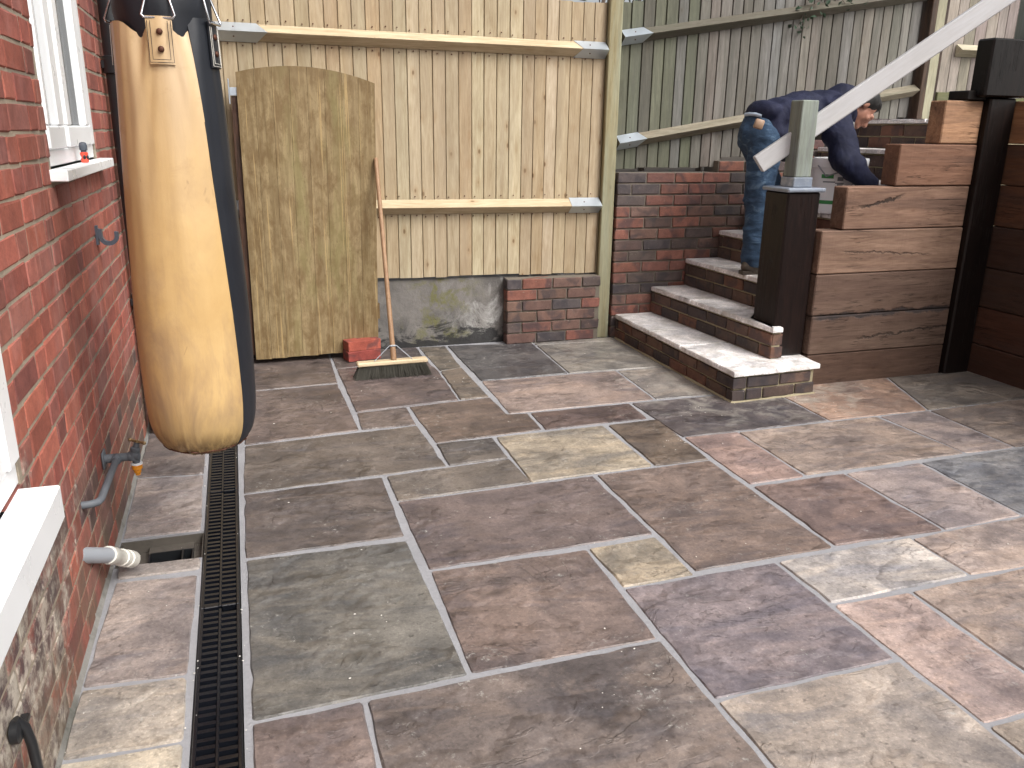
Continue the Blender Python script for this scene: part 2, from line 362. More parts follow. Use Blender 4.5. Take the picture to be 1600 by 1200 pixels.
def m_wood(name, axis, grain=1.0, knots=0.8, rough=.7, stain=None, stain_amt=0, cracks=0, marks=False, lo=(.66, .60, .52), hi=(1.2, 1.18, 1.14), bumpd=.0015, saw=0):
    s = NT(name); col = s.info().outputs['Color']
    sc = [9.0, 9.0, 9.0]; sc['xyz'.index(axis)] = .8
    g = s.coord(tuple(sc)); raw = s.coord((1, 1, 1))
    n = s.noise(g, 3.2, 6, .65, 1.1); f = s.noise(g, 14, 4, .7, .3); b = s.noise(raw, 2.2, 4, .6)
    fac = s.math('ADD', s.math('MULTIPLY', n, .6), s.math('MULTIPLY', f, .4))
    c = s.mix(s.ramp(fac, [(.34, 0), (.66, 1)]), s.mix(grain, col, s.mix(1, col, lo, 'MULTIPLY')), s.mix(1, col, hi, 'MULTIPLY'))
    c = s.mix(s.ramp(b, [(.3, .5), (.6, 0)]), c, s.mix(1, c, (.74, .72, .68), 'MULTIPLY'))
    h = fac
    if knots:
        ks = [13.0, 13.0, 13.0]; ks['xyz'.index(axis)] = 6.5
        v = s.node('TexVoronoi', {'Vector': s.coord(tuple(ks), spread=53), 'Scale': 1.0, 'Randomness': 1.0}, feature='F1')
        d = v.outputs['Distance']; keep = s.ramp(s.sep(v.outputs['Color'])[0], [(.52, 0), (.54, 1)], 'CONSTANT')
        k = s.math('MULTIPLY', s.ramp(d, [(.06, 1), (.13, 0)]), keep); halo = s.math('MULTIPLY', s.ramp(d, [(.08, 1), (.34, 0)]), keep)
        c = s.mix(s.math('MULTIPLY', halo, .45 * knots), c, s.mix(1, c, (.72, .56, .40), 'MULTIPLY'))
        c = s.mix(s.math('MULTIPLY', k, .85 * knots), c, s.mix(1, col, (.27, .17, .10), 'MULTIPLY'))
    if stain is not None:
        st = s.ramp(s.noise(s.coord(tuple(v * .35 for v in sc)), 2.5, 6, .7, .5), [(.44, 0), (.62, 1)])
        c = s.mix(s.math('MULTIPLY', st, stain_amt), c, stain)
    if cracks:
        cs = [26.0, 26.0, 26.0]; cs['xyz'.index(axis)] = .9
        cr = s.ramp(s.noise(s.coord(tuple(cs)), 1.0, 3, .5, 2.2), [(.485, 0), (.5, 1), (.515, 0)])
        msk = s.ramp(s.noise(raw, 3.1, 3, .6), [(.5, 0), (.6, 1)])
        cr = s.math('MULTIPLY', cr, msk)
        c = s.mix(s.math('MULTIPLY', cr, cracks), c, s.mix(1, c, (.16, .13, .11), 'MULTIPLY'))
        h = s.math('SUBTRACT', h, s.math('MULTIPLY', cr, 2.0))
    if marks:      # a long torn split and a black wet band, where these sleepers have them
        w = s.pos(); wx, wz = s.sep(w)[0], s.sep(w)[2]; wob = s.math('MULTIPLY', s.math('SUBTRACT', s.noise(w, 9, 5, .7, .5), .5), .09)
        for x0, x1, z0, sl, hw, cc, amt in ((3.38, 3.74, 1.035, .24, .011, (.025, .016, .012), .9), (3.15, 4.25, .412, .012, .022, (.020, .020, .023), .75), (3.3, 4.0, .80, -.05, .006, (.03, .02, .016), .6), (3.5, 4.3, .27, .05, .008, (.02, .015, .012), .7)):
            line = s.math('ABSOLUTE', s.math('SUBTRACT', s.math('ADD', wz, wob), s.math('MULTIPLY_ADD', s.math('SUBTRACT', wx, x0), sl, z0)))
            mk = s.math('MULTIPLY', s.maprange(line, hw, hw * .4), s.math('MULTIPLY', s.maprange(wx, x0, x0 + .08), s.maprange(wx, x1, x1 - .08)))
            c = s.mix(s.math('MULTIPLY', mk, amt), c, cc); h = s.math('SUBTRACT', h, s.math('MULTIPLY', mk, 1.5))
    if saw:
        sw = [3.0, 3.0, 3.0]; sw['xyz'.index(axis)] = 70.0
        h = s.math('ADD', h, s.math('MULTIPLY', s.noise(s.coord(tuple(sw)), 1.0, 2, .5), saw))
    return s.out(c, rough, s.bump(h, .6, bumpd), spec=.3)
def m_plain(name, col, rough=.5, metal=0, spec=.5, bump=0, bscale=80, var=.12, dirt=None):
    s = NT(name); g = s.coord((1, 1, 1)); n = s.noise(g, bscale, 4, .6); b = s.noise(g, 7, 4, .6)
    c = s.mix(b, shade(col, 1 - var), shade(col, 1 + var))
    if dirt: c = s.mix(s.ramp(s.noise(g, 13, 5, .7), [(.52, 0), (.7, .6)]), c, dirt)
    return s.out(c, s.maprange(b, .3, .7, max(0.02, rough - .06), rough + .06), s.bump(n, .5, bump) if bump else None, metal, spec)

def m_gate():
    s = NT("treated_gate_board"); col = s.info().outputs['Color']; mul = lambda k: s.mix(1, col, k, 'MULTIPLY')
    p = s.pos(); z = s.sep(p)[2]; x = s.sep(p)[0]
    grain = s.noise(s.pos((16, 1, .9)), 2.6, 6, .66, .9); blot = s.noise(s.pos((2.2, 1, 1)), 7.5, 7, .72, .3); fine = s.noise(s.pos((3, 1, 1)), 34, 4, .7)
    c = s.mix(s.ramp(grain, [(.36, 0), (.62, 1)]), mul((.70, .64, .56)), mul((1.22, 1.20, 1.14)))
    c = s.mix(s.ramp(blot, [(.40, .85), (.56, 0)]), c, mul((.60, .50, .38)))
    gr = s.math('MULTIPLY', s.ramp(s.noise(s.pos((3.4, 1, .8)), 2.2, 5, .65, .5), [(.46, 0), (.60, 1)]), s.math('MULTIPLY', s.maprange(x, .18, .38), s.maprange(x, .82, .62)))
    c = s.mix(s.math('MULTIPLY', gr, .55), c, mul((.86, .98, .72)))
    c = s.mix(s.ramp(s.noise(s.pos((46, 1, .5)), 1.0, 3, .5, 1.6), [(.60, 0), (.66, .75)]), c, mul((1.65, 1.55, 1.30)))
    c = s.mix(s.math('MULTIPLY', s.ramp(fine, [(.32, 1), (.44, 0)]), .55), c, mul((.45, .38, .28)))
    c = s.mix(s.math('MULTIPLY', s.maprange(z, 1.66, 1.80), .5), c, mul((.68, .62, .56)))
    return s.out(c, .75, s.bump(s.math('ADD', grain, fine), .5, .0015), spec=.3)
STONE = m_stone()
TREADSTONE = m_stone("pale_tread_stone", .32)
BED = m_mortar("pale_pointing_mortar", (.30, .30, .315), .003)
BED_HOUSE = m_mortar("buff_lime_mortar", (.37, .31, .235), .005, (.17, .145, .115))
BED_YELLOW = m_mortar("yellow_sand_mortar", (.36, .31, .20), .003)
BED_GREY = m_mortar("grey_brown_mortar", (.17, .145, .115), .003)
BED_FILLET = m_mortar("grimy_fillet_mortar", (.24, .23, .21), .004, (.035, .036, .026))
BRICK_HOUSE = m_brick("red_facing_brick", 'house')
BRICK_HOUSE_FAR = m_brick("red_facing_brick_joined", 'house', True)
BRICK_MULTI = m_brick("multi_stock_brick", 'multi')
PINE = m_wood("new_pine_board", 'z', knots=1.0, lo=(.66, .58, .49), hi=(1.12, 1.11, 1.10), stain=(.30, .24, .165), stain_amt=.45)
PINE_X = m_wood("new_pine_rail", 'x', knots=.9, lo=(.74, .67, .57))
OLD = m_wood("weathered_board", 'z', knots=.45, stain=(.085, .083, .070), stain_amt=.5, rough=.85, lo=(.62, .62, .60), hi=(1.3, 1.3, 1.28))
OLD_X = m_wood("weathered_rail", 'x', knots=.2, stain=(.09, .095, .065), stain_amt=.45, rough=.85)
GATEWOOD = m_gate()
SLEEPER_X = m_wood("oak_sleeper_along_x", 'x', knots=.35, marks=True, cracks=.95, rough=.8, bumpd=.006, saw=.5, stain=(.085, .050, .038), stain_amt=.6, lo=(.60, .52, .47), hi=(1.28, 1.24, 1.2))
SLEEPER_Y = m_wood("oak_sleeper_along_y", 'y', knots=.25, cracks=.95, rough=.8, bumpd=.004, saw=.25, stain=(.05, .035, .03), stain_amt=.6)
TARRED = m_wood("black_stained_timber", 'z', knots=.0, rough=.42, lo=(.45, .4, .4), hi=(2.0, 1.4, 1.25), cracks=.6, bumpd=.003)
POSTWOOD = m_wood("green_treated_post", 'z', knots=.4, rough=.65, stain=(.33, .38, .30), stain_amt=.45)
PALEWOOD = m_wood("pale_planed_timber", 'x', knots=.12, rough=.5, lo=(.86, .84, .82), hi=(1.06, 1.06, 1.06), stain=(.50, .48, .46), stain_amt=.35)
GALV = m_plain("galvanised_steel", (.56, .62, .68), .38, .75, .5, .0006, 60, .12)
BLUEGREY = m_plain("blue_grey_sealant", (.22, .25, .30), .32, .2, .5, .002, 40, .25, (.5, .52, .55))
WHITE = m_plain("white_gloss_paint", (.87, .88, .885), .3, 0, .5, 0, 80, .015)
BLACKP = m_plain("black_plastic", (.014, .015, .017), .33, 0, .5, .0006, 60, .2)
BLACKMAT = m_plain("black_vinyl", (.012, .014, .019), .45, 0, .5, .001, 40, .2)
IRON = m_plain("black_cast_grate", (.006, .007, .010), .20, .0, .7, .001, 120, .3)
GREYP = m_plain("grey_plastic", (.30, .32, .35), .42, 0, .5, 0, 60, .06)
DARKGREYP = m_plain("dark_grey_plastic", (.07, .08, .10), .4, 0, .5, 0, 60, .1)
CREAMP = m_plain("cream_plastic", (.62, .60, .54), .4, 0, .5, 0, 60, .06, (.35, .31, .25))
RED = m_plain("orange_red_plastic", (.80, .09, .05), .4, 0, .5)
ORANGE = m_plain("orange_yellow_plastic", (.80, .30, .02), .4, 0, .5)
BRASS = m_plain("worn_brass", (.42, .30, .16), .4, .8, .5, .0005, 60, .2)
TAPGREY = m_plain("grey_lagging", (.10, .11, .125), .6, 0, .4, .002, 70, .35)
CHROME = m_plain("steel_wire", (.62, .63, .65), .22, 1, .5)
RUST = m_plain("rusty_rivet", (.09, .035, .02), .6, .5, .5, .001, 90, .3)
SOIL = m_plain("dark_soil", (.045, .036, .028), .95, 0, .2, .02, 14, .35)
PIT = m_plain("wet_dirty_concrete", (.10, .088, .074), .6, 0, .4, .006, 40, .35, (.05, .045, .04))
ASH = m_wood("broom_ash_handle", 'z', knots=0, rough=.5, lo=(.74, .64, .56))
ASH_X = m_wood("broom_beech_block", 'x', knots=0, rough=.55, lo=(.8, .74, .66))
def m_glass():
    s = NT("dark_window_glass"); p = s.pos((1, 1, .12)); n = s.noise(p, 9, 3, .5)
    return s.out(s.mix(s.ramp(n, [(.40, 0), (.60, 1)]), (.018, .023, .027), (.062, .072, .078)), .12, spec=.3, IOR=1.12)
GLASS = m_glass()
def m_concrete_wall():
    s = NT("stained_old_concrete"); p = s.pos(); z = s.sep(p)[2]; x = s.sep(p)[0]
    n = s.noise(p, 5, 7, .68, .5); f = s.noise(p, 46, 5, .7); w = s.noise(s.pos((1.6, 1, 1)), 3.1, 6, .7, .8)
    c = s.mix(s.ramp(n, [(.3, 0), (.7, 1)]), (.075, .07, .066), (.20, .185, .17))
    wh = s.math('MULTIPLY', s.ramp(w, [(.50, 0), (.62, 1)]), s.maprange(x, 1.25, 1.75))
    c = s.mix(s.math('MULTIPLY', wh, .8), c, s.mix(f, (.30, .30, .29), (.72, .71, .68)))
    ms = s.math('MULTIPLY', s.ramp(s.noise(p, 8, 6, .72, .4), [(.5, 0), (.62, 1)]), s.math('MULTIPLY', s.maprange(x, .95, 1.25), s.maprange(x, 1.62, 1.4)))
    c = s.mix(s.math('MULTIPLY', ms, .75), c, (.13, .125, .03))
    bl = s.ramp(s.math('ADD', s.noise(s.pos((.8, 1, 1.6)), 7, 6, .7, .6), s.maprange(z, .26, .0, -.1, .26)), [(.60, 0), (.70, 1)])
    c = s.mix(s.math('MULTIPLY', bl, .92), c, (.012, .012, .013))
    return s.out(c, .85, s.bump(s.math('ADD', f, n), .7, .006))
CONC = m_concrete_wall()
def m_leather():
    s = NT("worn_tan_vinyl"); g = s.coord((1, 1, 1), 'Object', 0); z = s.sep(g)[2]
    n = s.noise(g, 4.2, 6, .62, .3); f = s.noise(g, 300, 2, .6); sm = s.noise(s.coord((1, 1, .35), 'Object', 0), 7, 5, .65, .6)
    c = s.mix(s.ramp(n, [(.32, 0), (.68, 1)]), (.49, .315, .13), (.575, .39, .18))
    c = s.mix(s.ramp(z, [(0, 0), (1, 1)]), c, c)
    pale = s.math('MULTIPLY', s.maprange(z, -.05, .42), s.ramp(s.noise(s.coord((7, 7, .5), 'Object', 0), 1.0, 4, .6), [(.36, .35), (.60, 1)]))
    c = s.mix(s.math('MULTIPLY', pale, .8), c, (.60, .45, .29))
    dirt = s.math('MULTIPLY', s.ramp(sm, [(.44, 0), (.62, 1)]), s.maprange(z, -.05, -.60, .22, .9))
    c = s.mix(dirt, c, (.27, .175, .11))
    c = s.mix(s.math('MULTIPLY', s.ramp(s.noise(g, 11, 6, .7, .5), [(.56, 0), (.72, 1)]), .35), c, (.36, .22, .10))
    rim = s.ramp(s.math('ADD', s.math('MULTIPLY', s.noise(g, 26, 5, .7), .1), z), [(0, 0), (1, 1)])
    grime = s.math('MULTIPLY', s.maprange(z, -.60, -.675), s.ramp(s.noise(s.coord((30, 30, 5), 'Object', 0), 1.0, 5, .7), [(.36, 0), (.58, 1)]))
    c = s.mix(s.math('MULTIPLY', s.maprange(z, -.50, -.66), .6), c, (.40, .28, .11))
    c = s.mix(s.math('MULTIPLY', grime, .9), c, (.075, .038, .018))
    scuff = s.ramp(s.noise(s.coord((2, 2, 1), 'Object', 0), 9, 3, .5, 1.5), [(.70, 0), (.76, 1)])
    c = s.mix(s.math('MULTIPLY', scuff, .4), c, (.22, .13, .06))
    wr = s.noise(s.coord((34, 34, 1.6), 'Object', 0), 1.0, 3, .55)
    h = s.math('ADD', s.math('MULTIPLY', f, .25), s.math('MULTIPLY', wr, 1.0))
    return s.out(c, .42, s.bump(h, .35, .003), spec=.45)
TAN = m_leather()
def m_cloth(name, a, b, sc, rough, bumpd, dirs=(1, 1, 1), crease=None, spec=.5):
    s = NT(name); g = s.coord(dirs, 'Object', 0); n = s.noise(g, sc, 5, .6, .8); f = s.noise(s.coord((1, 1, 1), 'Object', 0), 420, 2, .5)
    c = s.mix(s.ramp(n, [(.32, 0), (.7, 1)]), a, b)
    if crease: c = s.mix(s.ramp(n, [(.58, 0), (.75, .7)]), c, crease)
    return s.out(c, rough, s.bump(s.math('ADD', n, s.math('MULTIPLY', f, .15)), 1.0, bumpd), spec=spec)
DENIM = m_cloth("blue_denim", (.011, .029, .062), (.032, .072, .135), 8, .85, .014, (1, 1, 2.6), (.15, .22, .30))
NAVY = m_cloth("navy_jacket_nylon", (.008, .010, .028), (.020, .023, .055), 5, .55, .02, (1.6, 1, 1.2), None, .22)
SKIN = m_plain("weathered_skin", (.40, .19, .13), .5, 0, .4, .001, 50, .15)
HAIR = m_plain("dark_hair", (.012, .010, .009), .5, 0, .4, .004, 90, .3)
BOOT = m_plain("muddy_boot_leather", (.075, .062, .05), .75, 0, .3, .004, 40, .35, (.20, .17, .13))
LEAF = m_plain("dark_ivy_leaf", (.028, .055, .030), .5, 0, .4, 0, 20, .5)
TWIG = m_plain("grey_twig", (.14, .11, .09), .85, 0, .2, .002, 60, .3)
BUCKET = m_plain("white_bucket_plastic", (.88, .89, .90), .38, 0, .5, 0, 20, .03)
GREEN = m_plain("green_print", (.05, .27, .08), .4)
PRINT = m_plain("grey_print", (.22, .24, .26), .4)
INK = m_plain("black_print", (.02, .02, .022), .4)
CRUMB = m_plain("dry_mortar_crumb", (.66, .63, .58), .9, 0, .2, .002, 90, .1)
BRISTLE = m_plain("dark_bristle", (.055, .052, .042), .7, 0, .3, 0, 400, .7)

# ------------------------------------------------------------------ builders
def slab(name, pts, ztop, thick, mat, color, parent, inset=.006, wob=.0025, rad=.014):
    """a riven paving stone: outline inset from the joint lines, uneven dressed edges, dropped arris"""
    n = len(pts); P = [Vector((p[0], p[1])) for p in pts]
    area = sum(P[i].x * P[(i + 1) % n].y - P[(i + 1) % n].x * P[i].y for i in range(n))
    if area < 0: P.reverse()
    off = []
    for i in range(n):
        d = (P[(i + 1) % n] - P[i]).normalized(); off.append((Vector((-d.y, d.x)), inset * rnd.uniform(.75, 1.3)))
    Q = []
    for i in range(n):
        n1, k1 = off[i - 1]; n2, k2 = off[i]
        det = n1.x * n2.y - n1.y * n2.x
        if abs(det) < .35: Q.append(P[i] + (n1 + n2).normalized() * (k1 + k2) / 2)
        else: Q.append(P[i] + Vector(((k1 * n2.y - k2 * n1.y) / det, (n1.x * k2 - n2.x * k1) / det)))
    ring = []; nrm = []
    for i in range(n):
        a, b, z = Q[i - 1], Q[i], Q[(i + 1) % n]
        d1 = (a - b); d2 = (z - b); r1 = min(rad, d1.length * .3); r2 = min(rad, d2.length * .3)
        s, e = b + d1.normalized() * r1 * rnd.uniform(.5, 1.2), b + d2.normalized() * r2 * rnd.uniform(.5, 1.2)
        m = (s + e) / 2 * .55 + b * .45
        ring += [s, m, e]
        nxt = z + (b - z).normalized() * min(rad, d2.length * .3)
        L = (nxt - e).length; k = max(1, int(L / .055)); nr = off[i][0]
        ph = rnd.uniform(0, 50)
        for j in range(1, k):
            w = mnoise.noise(Vector((ph + j * .45, 0, 0))) * wob * 1.6 + rnd.uniform(-1, 1) * wob * .5
            if rnd.random() < .04: w += rnd.uniform(.003, .007)
            ring.append(e.lerp(nxt, j / k) + nr * w)
    m = len(ring); cen = sum(ring, Vector((0, 0))) / m
    def inn(p, q, r, d):
        t = (r - p).normalized() if (r - p).length > 1e-6 else Vector((1, 0)); return q + Vector((-t.y, t.x)) * d
    top = [inn(ring[i - 1], ring[i], ring[(i + 1) % m], .005 * rnd.uniform(.6, 1.5)) for i in range(m)]
    v = [(*p, ztop - thick) for p in ring] + [(*p, ztop - .006 - rnd.uniform(0, .002)) for p in ring] + [(*p, ztop) for p in top]
    f = [tuple(range(2 * m, 3 * m))]
    for i in range(m):
        j = (i + 1) % m; f += [(i, j, m + j, m + i), (m + i, m + j, 2 * m + j, 2 * m + i)]
    return mesh_obj(name, v, f, mat, parent, (cen.x, cen.y, ztop), color, 40)

BRICKS = {}
def brick_mesh(L, h, depth, mat, var, soft=.004, jit=.0012):
    key = (round(L / .004), round(h * 1000), mat.name, var)
    if key not in BRICKS:
        b = MB(); b.cbox((-L / 2, 0, -h / 2), (L / 2, depth, h / 2), soft)
        r2 = random.Random(hash(key[:2]) * 7 + var)
        v = [p + Vector((r2.uniform(-1, 1) * jit * 1.5, r2.uniform(-1, 1) * min(jit, .0010), r2.uniform(-1, 1) * jit * 1.4)) for p in b.v]
        me = bpy.data.meshes.new("brick"); me.from_pydata(v, [], b.f)
        bm = bmesh.new(); bm.from_mesh(me); bmesh.ops.recalc_face_normals(bm, faces=bm.faces); bm.to_mesh(me); bm.free()
        me.materials.append(mat); BRICKS[key] = me
    return BRICKS[key]
def lay(A, B, z0, ncourse, pitch, unit_fn, clip=None, h=.065):
    """yields bricks (s0, s1, z) along the line A->B"""
    L = (Vector(B) - Vector(A)).length; out = []
    for c in range(ncourse):
        s = -unit_fn(c, 0, True); k = 0
        while s < L:
            u = unit_fn(c, k, False); a, b = max(s, 0), min(s + u, L)
            if b - a > .03: 
                for q in (clip(a, b, z0 + c * pitch) if clip else [(a, b)]):
                    if q[1] - q[0] > .03: out.append((q[0], q[1], z0 + c * pitch))
            s += u + .010; k += 1
    return out
def brick_objs(parent, A, B, specs, mat, palette, h=.065, depth=.09, out=.0, jit=.0015, soft=.004, pal_fn=None):
    A, B = Vector(A), Vector(B); d = (B - A).normalized(); nrm = Vector((d.y, -d.x)); th = math.atan2(d.y, d.x)
    for s0, s1, z in specs:
        o = bpy.data.objects.new("brick", brick_mesh(s1 - s0, h, depth, mat, rnd.randrange(5), soft, .0022 if mat is BRICK_HOUSE else .0015))
        p = A + d * (s0 + s1) / 2 + nrm * (out + rnd.uniform(-jit, jit))
        place(o, (p.x, p.y, z + h / 2), parent); q = .5 if mat is BRICK_HOUSE else 1; o.rotation_euler = (rnd.uniform(-.006, .006), rnd.uniform(-.008, .008), th + rnd.uniform(-.004, .004) * q)
        c = pal_fn(s0, z) if pal_fn else rnd.choice(palette)
        o.color = (*hsv_jit(c, .13), 1)
def project(p):
    q = Vector(p) - CAMPOS; z = q.dot(fwd)
    return (800 + 1291.33 * q.dot(right) / z, 600 + 1291.33 * q.dot(down) / z, z)

MULTI = [shade(lin(c), .95) for c in ((134, 90, 77), (122, 86, 76), (110, 86, 77), (100, 82, 75), (90, 79, 75), (114, 90, 80), (84, 76, 75), (126, 86, 75))]
DARKMULTI = [shade(lin(c), .95) for c in ((104, 82, 70), (88, 74, 67), (82, 68, 62), (112, 80, 66), (74, 65, 63), (98, 78, 68))]
REDS = [shade(lin(c), .95) for c in ((158, 93, 79), (150, 86, 73), (154, 97, 86), (143, 82, 71), (164, 98, 82), (132, 80, 72))]
stretch = lambda c, k, start: (0.1125 if (c % 2) else 0.0) if start else .215
def flemish(c, k, start):
    if start: return [0.0, .165, .06, .225][c % 4]
    return .215 if (k + c) % 2 == 0 else .1025

# ------------------------------------------------------------------ ground, terraces
def setting():
    tag(mesh_obj("ground", [(-150, -150, -.30), (150, -150, -.30), (150, 150, -.30), (-150, 150, -.30)], [(0, 1, 2, 3)], SOIL, loc=(0, 0, -.3)), kind='structure')
    b = MB()
    b.box((2.75, 5.62, -.25), (9, 16, 1.10)); b.box((-6, 5.75, -.25), (2.745, 16, .42)); b.box((5.22, 3.2, -.25), (9, 5.615, 1.53)); b.box((4.56, -3, -.25), (9, 3.195, 1.50))
    tag(b.build("terrace", SOIL), kind='structure')
setting()

# ------------------------------------------------------------------ patio
SLAB_K = .98
def patio():
    b = MB(); zt, zb = -.0045, -.14
    b.box((-.56, -.30, zb), (-.2135, 2.812, zt)); b.box((-.56, 3.022, zb), (-.2135, 5.60, zt)); b.box((-.56, 2.8125, zb), (-.499, 3.0215, zt))
    b.box((-.0865, -.30, zb), (4.50, 5.60, zt)); b.box((-.213, -.30, zb), (-.087, 5.60, -.115))
    p = tag(b.build("patio", BED, loc=(0, 0, 0)), kind='structure')
    for i, (c, pts) in enumerate(SLABS):
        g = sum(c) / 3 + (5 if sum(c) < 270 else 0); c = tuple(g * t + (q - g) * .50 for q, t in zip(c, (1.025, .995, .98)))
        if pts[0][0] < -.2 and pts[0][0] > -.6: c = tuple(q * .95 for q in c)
        slab("paving_slab", pts, rnd.uniform(-.001, .0025), .03, STONE, shade(lin(c), SLAB_K), p, inset=.0054)
    return p
PATIO = patio()
def mortar_crumbs():
    b = MB(); r2 = random.Random(5)
    def crumb(x, y):
        s = r2.uniform(.0008, .0024); b.ball((x, y, .0025 + s * .3), (s * r2.uniform(1, 2.2), s * r2.uniform(1, 1.6), s * .6), Matrix.Rotation(r2.uniform(0, 3), 3, 'Z'), 6, 4)
    for i in range(70): crumb(r2.uniform(0, 3.6), r2.uniform(1.4, 5.2))
    for cx, cy, n, s in ((2.3, 3.75, 30, .12), (3.0, 3.7, 40, .10), (1.25, 5.1, 24, .12), (1.95, 3.35, 22, .07), (2.2, 5.25, 36, .16), (.9, 1.75, 16, .15), (.35, 2.2, 14, .12), (-.35, 4.0, 14, .05), (1.2, 4.7, 18, .1), (2.2, 2.5, 12, .15)):
        for i in range(n // 2): crumb(r2.gauss(cx, s), r2.gauss(cy, s * .8))
    for i in range(46): crumb(r2.choice((r2.uniform(-.095, -.078), r2.uniform(-.225, -.200), r2.uniform(-.5, -.22))), r2.uniform(1.3, 3.8))
    tag(b.build("mortar_crumbs", CRUMB), kind='stuff')
mortar_crumbs()

# ------------------------------------------------------------------ drain channel and gully
def drain():
    t = thing("drain_channel", (-.15, 2.4, -.11), "long black slotted drain channel running along the foot of the red brick house", "drain")
    b = MB(); b.box((-.2105, -.3, -.11), (-.2035, 5.5, -.004)); b.box((-.0965, -.3, -.11), (-.0895, 5.5, -.004)); b.box((-.2030, -.3, -.11), (-.0970, 5.5, -.10))
    b.build("channel_body", BLACKP, t)
    ys = [-.30, .63, 1.54, 2.455, 3.36, 4.27, 5.18, 5.48]
    for a, e in zip(ys[:-1], ys[1:]):
        f = MB(); a += .002; e -= .002
        f.cbox((-.2085, a, -.022), (-.1985, e, .0015), .002); f.cbox((-.1015, a, -.022), (-.0915, e, .0015), .002); f.cbox((-.1545, a + .006, -.022), (-.1460, e - .006, -.001), .0015)
        f.cbox((-.1980, a, -.022), (-.1550, a + .012, .0012), .002); f.cbox((-.1455, a, -.022), (-.1020, a + .012, .0012), .002)
        g = f.build("grate", IRON, t)
        s = MB(); y = a + .020
        while y < e - .012:
            for x0, x1, o in ((-.1982, -.1548, 0), (-.1457, -.1018, .0155)):
                if y + o < e - .012:
                    w = .0092; zz = rnd.uniform(-.002, .0005)
                    s.add([(x0, y + o - w, -.02), (x1, y + o - w, -.02), (x1, y + o + w, -.02), (x0, y + o + w, -.02), (x0, y + o - w * .7, zz), (x1, y + o - w * .7, zz), (x1, y + o + w * .7, zz), (x0, y + o + w * .7, zz)],
                          [(0, 1, 5, 4), (1, 2, 6, 5), (2, 3, 7, 6), (3, 0, 4, 7), (4, 5, 6, 7)])
            y += .031
        tag(s.build("grate_bars", IRON, g), kind='stuff')
drain()
def gully():
    t = thing("drain_gully", (-.355, 2.92, -.13), "open square drain gully in a gap between pale slabs by the house wall", "gully")
    b = MB(); z = -.062; x0, x1, y0, y1 = -.4975, -.2150, 2.8140, 3.0200; hx0, hx1, hy0, hy1 = -.405, -.250, 2.835, 2.965
    b.box((x0, y0, -.14), (hx0, y1, z)); b.box((hx1, y0, -.14), (x1, y1, z + .012)); b.box((hx0 + .0005, y0, -.14), (hx1 - .0005, hy0, z)); b.box((hx0 + .0005, hy1, -.14), (hx1 - .0005, y1, z + .02))
    b.box((x0, 3.0175, -.061), (x1, 3.0215, -.012)); b.box((x0 - .001, y0 + .001, -.061), (x0 + .003, 3.017, -.012)); b.box((x1 - .003, y0 + .001, -.049), (x1 + .001, 3.017, -.012))
    b.build("concrete_surround", PIT, t)
    w = MB(); q = .006
    w.box((hx0 + .001, hy0 + .001, -.29), (hx0 + q, hy1 - .001, -.045)); w.box((hx1 - q, hy0 + .001, -.29), (hx1 - .001, hy1 - .001, -.04)); w.box((hx0 + q + .0005, hy0 + .001, -.29), (hx1 - q - .0005, hy0 + q, -.05)); w.box((hx0 + q + .0005, hy1 - q, -.29), (hx1 - q - .0005, hy1 - .001, -.04))
    w.box((hx0 + q + .0005, hy0 + q + .0005, -.29), (hx1 - q - .0005, hy1 - q - .0005, -.27)); w.box((-.290, 2.87, -.12), (-.284, 2.958, -.035))
    w.build("gully_pot", BLACKP, t)
gully()

